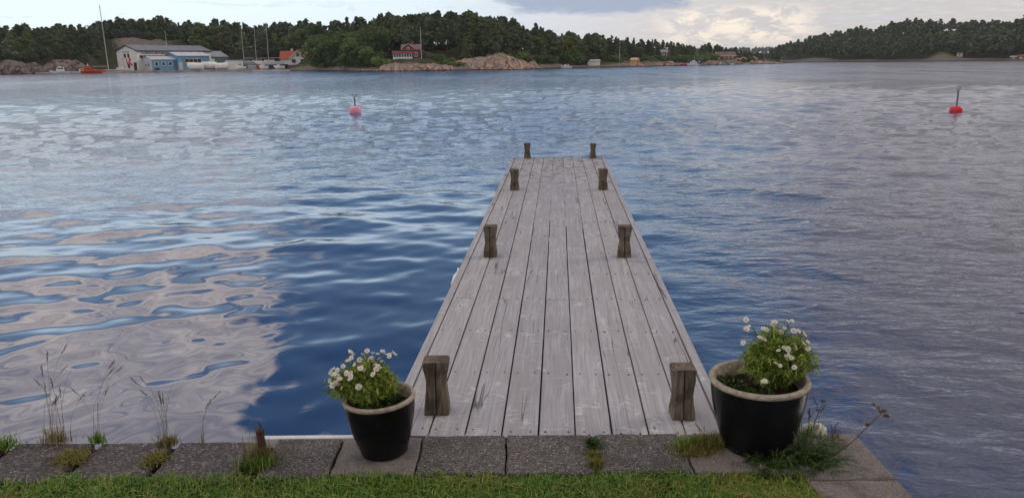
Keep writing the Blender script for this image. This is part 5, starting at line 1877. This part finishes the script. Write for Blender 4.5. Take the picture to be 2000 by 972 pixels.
# withered yarrow stalks leaning over the corner
def withered(label, p0, pts2, heads, seed):
    """p0 base pixel; pts2 pixels reached by the stalk at the same distance from the camera"""
    b = ground(*p0)
    dist = math.hypot(b.x, b.y)
    W = [b]
    for (px, py) in pts2:
        d_ = ray(px, py)
        k = dist / math.hypot(d_.x, d_.y) * 1.0
        W.append(Vector((d_.x * k, d_.y * k, EYE + d_.z * k)))
    o = thing('withered_stalk', label, 'plant', b)
    loc = [v - b for v in W]
    MB().tube(loc, [0.0022 - 0.0013 * i / (len(loc) - 1) for i in range(len(loc))], 5).build('stalk', 'seed_brown', o)
    r = random.Random(seed)
    for (px, py, rad, n) in heads:
        d_ = ray(px, py)
        k = dist / math.hypot(d_.x, d_.y)
        hp = Vector((d_.x * k, d_.y * k, EYE + d_.z * k)) - b
        hb_ = MB()
        for i in range(n):
            a_, q = r.uniform(0, 6.28), math.sqrt(r.random()) * rad
            cc = hp + Vector((math.cos(a_) * q, math.sin(a_) * q * 0.7, r.uniform(-0.3, 0.3) * rad))
            s_ = 0.0042
            hb_.add([cc + Vector(v) * s_ for v in ((1, 0, 0), (0, 1, 0), (-1, 0, 0), (0, -1, 0), (0, 0, 1), (0, 0, -1))], [(0, 1, 4), (1, 2, 4), (2, 3, 4), (3, 0, 4), (1, 0, 5), (2, 1, 5), (3, 2, 5), (0, 3, 5)])
        near = min(loc, key=lambda v: (v - hp).length)
        hb_.tube([near, hp], 0.0008, 4)
        hb_.build('flower_head', 'seed_brown', o)


withered('long withered brown flower stalk leaning out over the quay corner', (1628, 889), [(1665, 862), (1692, 835), (1712, 815), (1720, 808)],
         [(1706, 789, 0.006, 10), (1716, 796, 0.006, 10), (1725, 802, 0.013, 34), (1731, 811, 0.010, 22), (1694, 828, 0.009, 22)], 1)
withered('thin upright withered stalk with small dark head behind the large pot', (1586, 850), [(1592, 822), (1600, 803), (1608, 786)], [(1608, 783, 0.008, 16), (1597, 800, 0.003, 4)], 2)
# bowed pale grass stem in front of the big pot
c = ground(1514, 905)
o = thing('bowed_grass_stem', 'single pale grass stem bowed over in front of the large black pot', 'grass stem', (c.x, c.y, DECK - 0.01))
MB().tube([(0, 0, 0), (0.004, 0.0, 0.07), (0.014, 0.004, 0.125), (0.035, 0.006, 0.155), (0.058, 0.008, 0.148), (0.074, 0.01, 0.11), (0.082, 0.01, 0.07)], [0.0013, 0.0012, 0.0011, 0.001, 0.0009, 0.0008, 0.0006], 5).build('stem', 'dry_grass', o)
c = ground(1727, 968)
o = thing('long_grass_stem', 'long pale grass stem lying across the corner slab', 'grass stem', (c.x, c.y, DECK))
MB().tube([(0, 0, 0.004), (0.05, 0.07, 0.03), (0.10, 0.13, 0.05), (0.15, 0.17, 0.055)], [0.0014, 0.0013, 0.001, 0.0006], 5).build('stem', 'dry_grass', o)

# rusty post, pale stone
c = ground(516, 897)
o = thing('iron_post', 'short rusty iron post standing between two paving slabs', 'post', (c.x, c.y, DECK - 0.04), qang, None, (R(-2), R(-3), qang))
MB().bevel_box(-0.0115, 0.0115, -0.0115, 0.0115, 0, 0.165, 0.002).build('shaft', 'rusty_iron', o)
MB().lathe([(0.0165, 0.152), (0.0172, 0.156), (0.0172, 0.164), (0.012, 0.168)], 8).build('cap', 'rusty_iron', o)
c = ground(1587, 846)
me = bpy.data.meshes.new('pale_stone')
mb = MB()
rings = []
for i in range(7):
    ph = -math.pi / 2 + math.pi * (i + 0.3) / 6.6
    rings.append([(0.062 * math.cos(ph) * math.cos(t * 0.5236) * (1 + 0.22 * noise.noise(Vector((math.cos(t * 0.52) * 2, math.sin(t * 0.52) * 2, i * 0.5)))),
                   0.04 * math.cos(ph) * math.sin(t * 0.5236), 0.030 + 0.034 * math.sin(ph) + 0.004 * math.sin(t * 2.2)) for t in range(12)])
mb.rings(rings)
o = mb.build('pale_stone', 'pale_stone', None, (c.x, c.y, DECK - 0.02), smooth=True)
tag(o, 'pale rounded stone behind the large plant pot at the quay edge', 'stone')


# ------------------------------------------------------------------ plant pots with marguerites
def petals_mesh(n, r_in, r_out, wdt, cup, seed):
    rg = random.Random(seed)
    mb = MB()
    for i in range(n):
        a = 6.2832 * i / n + rg.uniform(-0.08, 0.08)
        ca, sa = math.cos(a), math.sin(a)
        ro = r_out * rg.uniform(0.88, 1.06)
        z1 = cup * rg.uniform(0.3, 1.3)
        pts = []
        for (r, w_, z) in ((r_in, wdt * 0.45, 0), (ro * 0.6, wdt, z1 * 0.5), (ro * 0.92, wdt * 0.8, z1), (ro, wdt * 0.2, z1 * 0.9)):
            pts.append((r * ca - w_ * sa, r * sa + w_ * ca, z))
            pts.append((r * ca + w_ * sa, r * sa - w_ * ca, z))
        mb.add(pts, [(0, 1, 3, 2), (2, 3, 5, 4), (4, 5, 7, 6)])
    me = mb.mesh('flower')
    me.materials.append(MATS['white_petal'])
    return me


FLOWERS = [petals_mesh(13, 0.004, 0.0185, 0.0034, c_, i) for i, c_ in enumerate((0.003, 0.006, -0.003, 0.009))]
dmb = MB().lathe([(0.0058, 0.0), (0.006, 0.002), (0.0045, 0.004), (0.001, 0.005)], 8)
DISC = dmb.mesh('flower_centre', True)
DISC.materials.append(MATS['flower_disc'])


def pot(label, px, py, r_rim, r_base, h, tilt):
    b = ground(px, py, DECK + 0.006)
    o = thing('plant_pot', label, 'plant pot', b, 0, None, (R(tilt[0]), R(tilt[1]), 0))
    rw = r_rim * 0.12
    body = [(r_base * 0.86, 0.0), (r_base, 0.006), (r_base * 1.06, 0.03)]
    for i in range(1, 9):
        t = i / 8
        body.append((r_base * 1.06 + (r_rim * 0.955 - r_base * 1.06) * (1 - (1 - t) ** 1.75), 0.03 + (h * 0.93 - 0.03) * t))
    MB().lathe(body, 48, True, False).build('body', 'pot_glaze', o, smooth=True)
    rim = [(r_rim * 0.955, h * 0.928), (r_rim * 0.99, h * 0.94), (r_rim, h * 0.965), (r_rim * 0.985, h * 0.99), (r_rim * 0.95, h), (r_rim - rw * 0.9, h * 1.0), (r_rim - rw, h * 0.985), (r_rim - rw * 1.25, h * 0.9), (r_rim - rw * 1.5, h * 0.68)]
    MB().lathe(rim, 48, False, False).build('rim', 'pot_rim', o, smooth=True)
    sm = MB()
    rr = r_rim - rw * 1.3
    rgs = []
    rg_ = random.Random(px)
    for k in range(6):
        q = rr * (1 - k / 5.0) + 0.002
        rgs.append([(q * math.cos(j * 0.2618), q * math.sin(j * 0.2618), h * 0.80 + 0.006 * math.sin(j * 1.3 + k) + rg_.uniform(-0.004, 0.004) + 0.012 * k / 5) for j in range(24)])
    sm.rings(rgs, True, False, True)
    sm.build('soil', 'soil', o)
    return o


def marguerite(label, potobj, off, h_soil, span, height, nstem, flowers, seed, low):
    rg = np.random.default_rng(seed)
    M = Matrix.Translation(potobj.location) @ potobj.rotation_euler.to_matrix().to_4x4()
    base = M @ Vector((off[0], off[1], h_soil))
    o = thing('marguerite', label, 'flower', base)
    VS, FS, k = [], [], 0
    stems = MB()
    tips = []
    for i in range(nstem):
        th = rg.uniform(0, 6.283)
        q = math.sqrt(rg.uniform(0, 1))
        tx, ty = math.cos(th) * q * span[0], math.sin(th) * q * span[1]
        tz = height * (1 - 0.55 * q ** 2) * rg.uniform(0.72, 1.05)
        tip = Vector((tx + low[0] * q, ty, tz))
        mid = Vector((tx * 0.45, ty * 0.45, tz * 0.55))
        b0 = Vector((rg.normal() * 0.012, rg.normal() * 0.012, -0.005))
        stems.tube([b0, mid, tip], [0.0022, 0.0016, 0.001], 4)
        tips.append(tip)
        for t in np.linspace(0.22, 1.0, 15):
            p = b0.lerp(mid, t * 2) if t < 0.5 else mid.lerp(tip, t * 2 - 1)
            for s in range(3):
                d = Vector((rg.normal(), rg.normal(), rg.normal() * 0.7 + 0.35)).normalized()
                L = 0.034 * rg.uniform(0.6, 1.3)
                w_ = 0.0026 * rg.uniform(0.7, 1.3)
                side = d.cross(Vector((rg.normal(), rg.normal(), rg.normal()))).normalized()
                e = p + d * L + Vector((0, 0, -0.25 * L))
                m_ = p + d * L * 0.55
                VS += [p[:], (m_ + side * w_)[:], e[:], (m_ - side * w_)[:]]
                FS.append((k, k + 1, k + 2, k + 3))
                k += 4
                # side lobes of the divided leaf
                for sg in (-1, 1):
                    e2 = m_ + (d * 0.5 + side * sg).normalized() * L * 0.35
                    VS += [m_[:], (m_ + (e2 - m_) * 0.5 + d * w_ * 0.6)[:], e2[:], (m_ + (e2 - m_) * 0.5 - d * w_ * 0.6)[:]]
                    FS.append((k, k + 1, k + 2, k + 3))
                    k += 4
    obj('foliage', np_mesh('foliage', VS, FS), 'daisy_leaf', o)
    stems.build('stems', 'yarrow_leaf', o)
    r = random.Random(seed)
    extra = []
    for (fx, fy, fd) in flowers:
        if r.random() < 0.75:
            extra.append((fx + r.uniform(-11, 11), fy + r.uniform(-6, 9), fd + r.uniform(-0.02, 0.02)))
    for (px, py, toward) in list(flowers) + extra:
        # flower positions follow the photograph: a ray met at the plant's own distance, a little nearer or farther
        d_ = ray(px, py)
        k_ = (math.hypot(base.x, base.y) + toward) / math.hypot(d_.x, d_.y)
        wp = Vector((d_.x * k_, d_.y * k_, EYE + d_.z * k_))
        lp = wp - base
        fo_ = obj('flower', r.choice(FLOWERS), None, o, lp)
        face = (Vector((0, -0.45, 0.9)) + Vector((r.gauss(0, 0.45), r.gauss(0, 0.4), r.gauss(0, 0.2))) + Vector((lp.x, lp.y, 0)) * 2.0).normalized()
        fo_.rotation_euler = face.to_track_quat('Z', 'Y').to_euler()
        s = r.uniform(0.44, 0.76)
        fo_.scale = (s, s, s)
        obj('flower_centre', DISC, None, fo_, (0, 0, 0.0015))
        near = min(tips, key=lambda t: (t - lp).length)
        MB().tube([near * 0.75, near.lerp(lp, 0.6), lp - face * 0.002], [0.0012, 0.001, 0.0009], 4).build('flower_stalk', 'yarrow_leaf', o)
    return o


def ground_cover(label, potobj, spots, h_soil, n, seed, mat='dark_leaf', size=0.011):
    rg = np.random.default_rng(seed)
    M = Matrix.Translation(potobj.location) @ potobj.rotation_euler.to_matrix().to_4x4()
    base = M @ Vector((spots[0][0], spots[0][1], h_soil))
    o = thing('trailing_plant', label, 'plant', base)
    C = []
    for (x, y, r_, hh) in spots:
        u = rg.normal(size=(n, 3))
        u /= np.linalg.norm(u, axis=1)[:, None]
        u[:, 2] = np.abs(u[:, 2])
        u *= rg.uniform(0.3, 1, n)[:, None]
        C.append(np.array([x - spots[0][0], y - spots[0][1], 0.0]) + u * np.array([r_, r_, hh]))
    V, F_ = leaf_cards(rg, np.concatenate(C), size)
    obj('leaves', np_mesh('leaves', V, F_), mat, o)
    st_ = MB()
    for (x, y, r_, hh) in spots:
        for i in range(5):
            a_ = rg.uniform(0, 6.28)
            st_.tube([(x - spots[0][0], y - spots[0][1], -0.006), (x - spots[0][0] + math.cos(a_) * r_ * 0.7, y - spots[0][1] + math.sin(a_) * r_ * 0.7, hh * 0.7)], 0.001, 4)
    st_.build('stems', 'seed_brown', o)


pl = pot('smaller black glazed plant pot with beige rim, leaning slightly on its slab', 752, 880, 0.143, 0.092, 0.240, (0, -3.0))
pr = pot('larger black glazed plant pot with broad beige rim beside the jetty', 1475, 868, 0.192, 0.128, 0.292, (0, -0.5))
fl = [(684, 688, 0.0), (708, 691, 0.02), (748, 686, 0.02), (738, 692, 0.03), (759, 693, 0.0), (728, 690, 0.05), (680, 702, -0.02), (670, 715, -0.03), (692, 712, -0.05), (702, 702, 0.0), (722, 702, 0.0), (731, 710, -0.02),
      (712, 722, -0.05), (735, 720, -0.06), (651, 722, 0.0), (653, 729, -0.02), (658, 733, -0.03), (645, 743, -0.02), (664, 742, -0.06), (684, 740, -0.08), (650, 752, -0.05), (668, 757, -0.07), (729, 731, -0.08), (701, 755, -0.09), (741, 700, 0.0), (716, 712, 0.0), (676, 728, -0.06), (656, 748, -0.05), (769, 691, 0.02), (724, 706, 0.03)]
marguerite('white flowering marguerite bush in the smaller black pot', pl, (-0.040, 0.005), 0.20, (0.135, 0.10), 0.185, 190, fl, 5, (-0.03, 0))
ground_cover('dark green leafy plant under the flowers in the smaller pot', pl, [(0.035, -0.02, 0.055, 0.065), (0.06, 0.0, 0.045, 0.05), (-0.01, -0.065, 0.05, 0.03), (0.03, -0.07, 0.05, 0.025)], 0.195, 330, 6)
fr = [(1457, 624, 0.0), (1458, 643, -0.02), (1483, 658, -0.05), (1452, 669, -0.04), (1513, 629, 0.02), (1532, 641, 0.0), (1515, 645, 0.0), (1550, 645, 0.02), (1571, 654, 0.0), (1577, 668, -0.02), (1570, 672, -0.02), (1520, 683, -0.07),
      (1539, 682, -0.07), (1535, 696, -0.08), (1546, 699, -0.08), (1524, 714, -0.11), (1551, 717, -0.09), (1495, 744, -0.14), (1554, 678, -0.04), (1497, 643, 0.02), (1538, 628, 0.02)]
marguerite('white flowering marguerite bush with yellowing leaves in the larger black pot', pr, (0.065, 0.015), 0.235, (0.150, 0.115), 0.245, 190, fr, 15, (0.02, 0))
ground_cover('dark green creeping plant covering the soil of the larger pot', pr, [(-0.09, -0.01, 0.06, 0.04), (-0.05, -0.07, 0.06, 0.03), (-0.11, 0.05, 0.05, 0.04), (0.0, -0.09, 0.05, 0.025)], 0.238, 330, 16)


# ------------------------------------------------------------------ air
hz = bpy.data.materials.new('evening_air')
hz.use_nodes = True
ht = hz.node_tree
ht.nodes.clear()
ho = ht.nodes.new('ShaderNodeOutputMaterial')
hv = ht.nodes.new('ShaderNodeVolumePrincipled')
hv.inputs['Color'].default_value = (0.86, 0.92, 1.0, 1)
hv.inputs['Density'].default_value = 0.00011
hv.inputs['Anisotropy'].default_value = 0.2
ht.links.new(hv.outputs[0], ho.inputs['Volume'])
MATS['evening_air'] = hz
o = MB().box(-2200, 2200, -120, 2600, -5, 60).build('haze', 'evening_air')
o['kind'] = 'stuff'
o['label'] = 'thin evening haze over the bay'
o['category'] = 'haze'
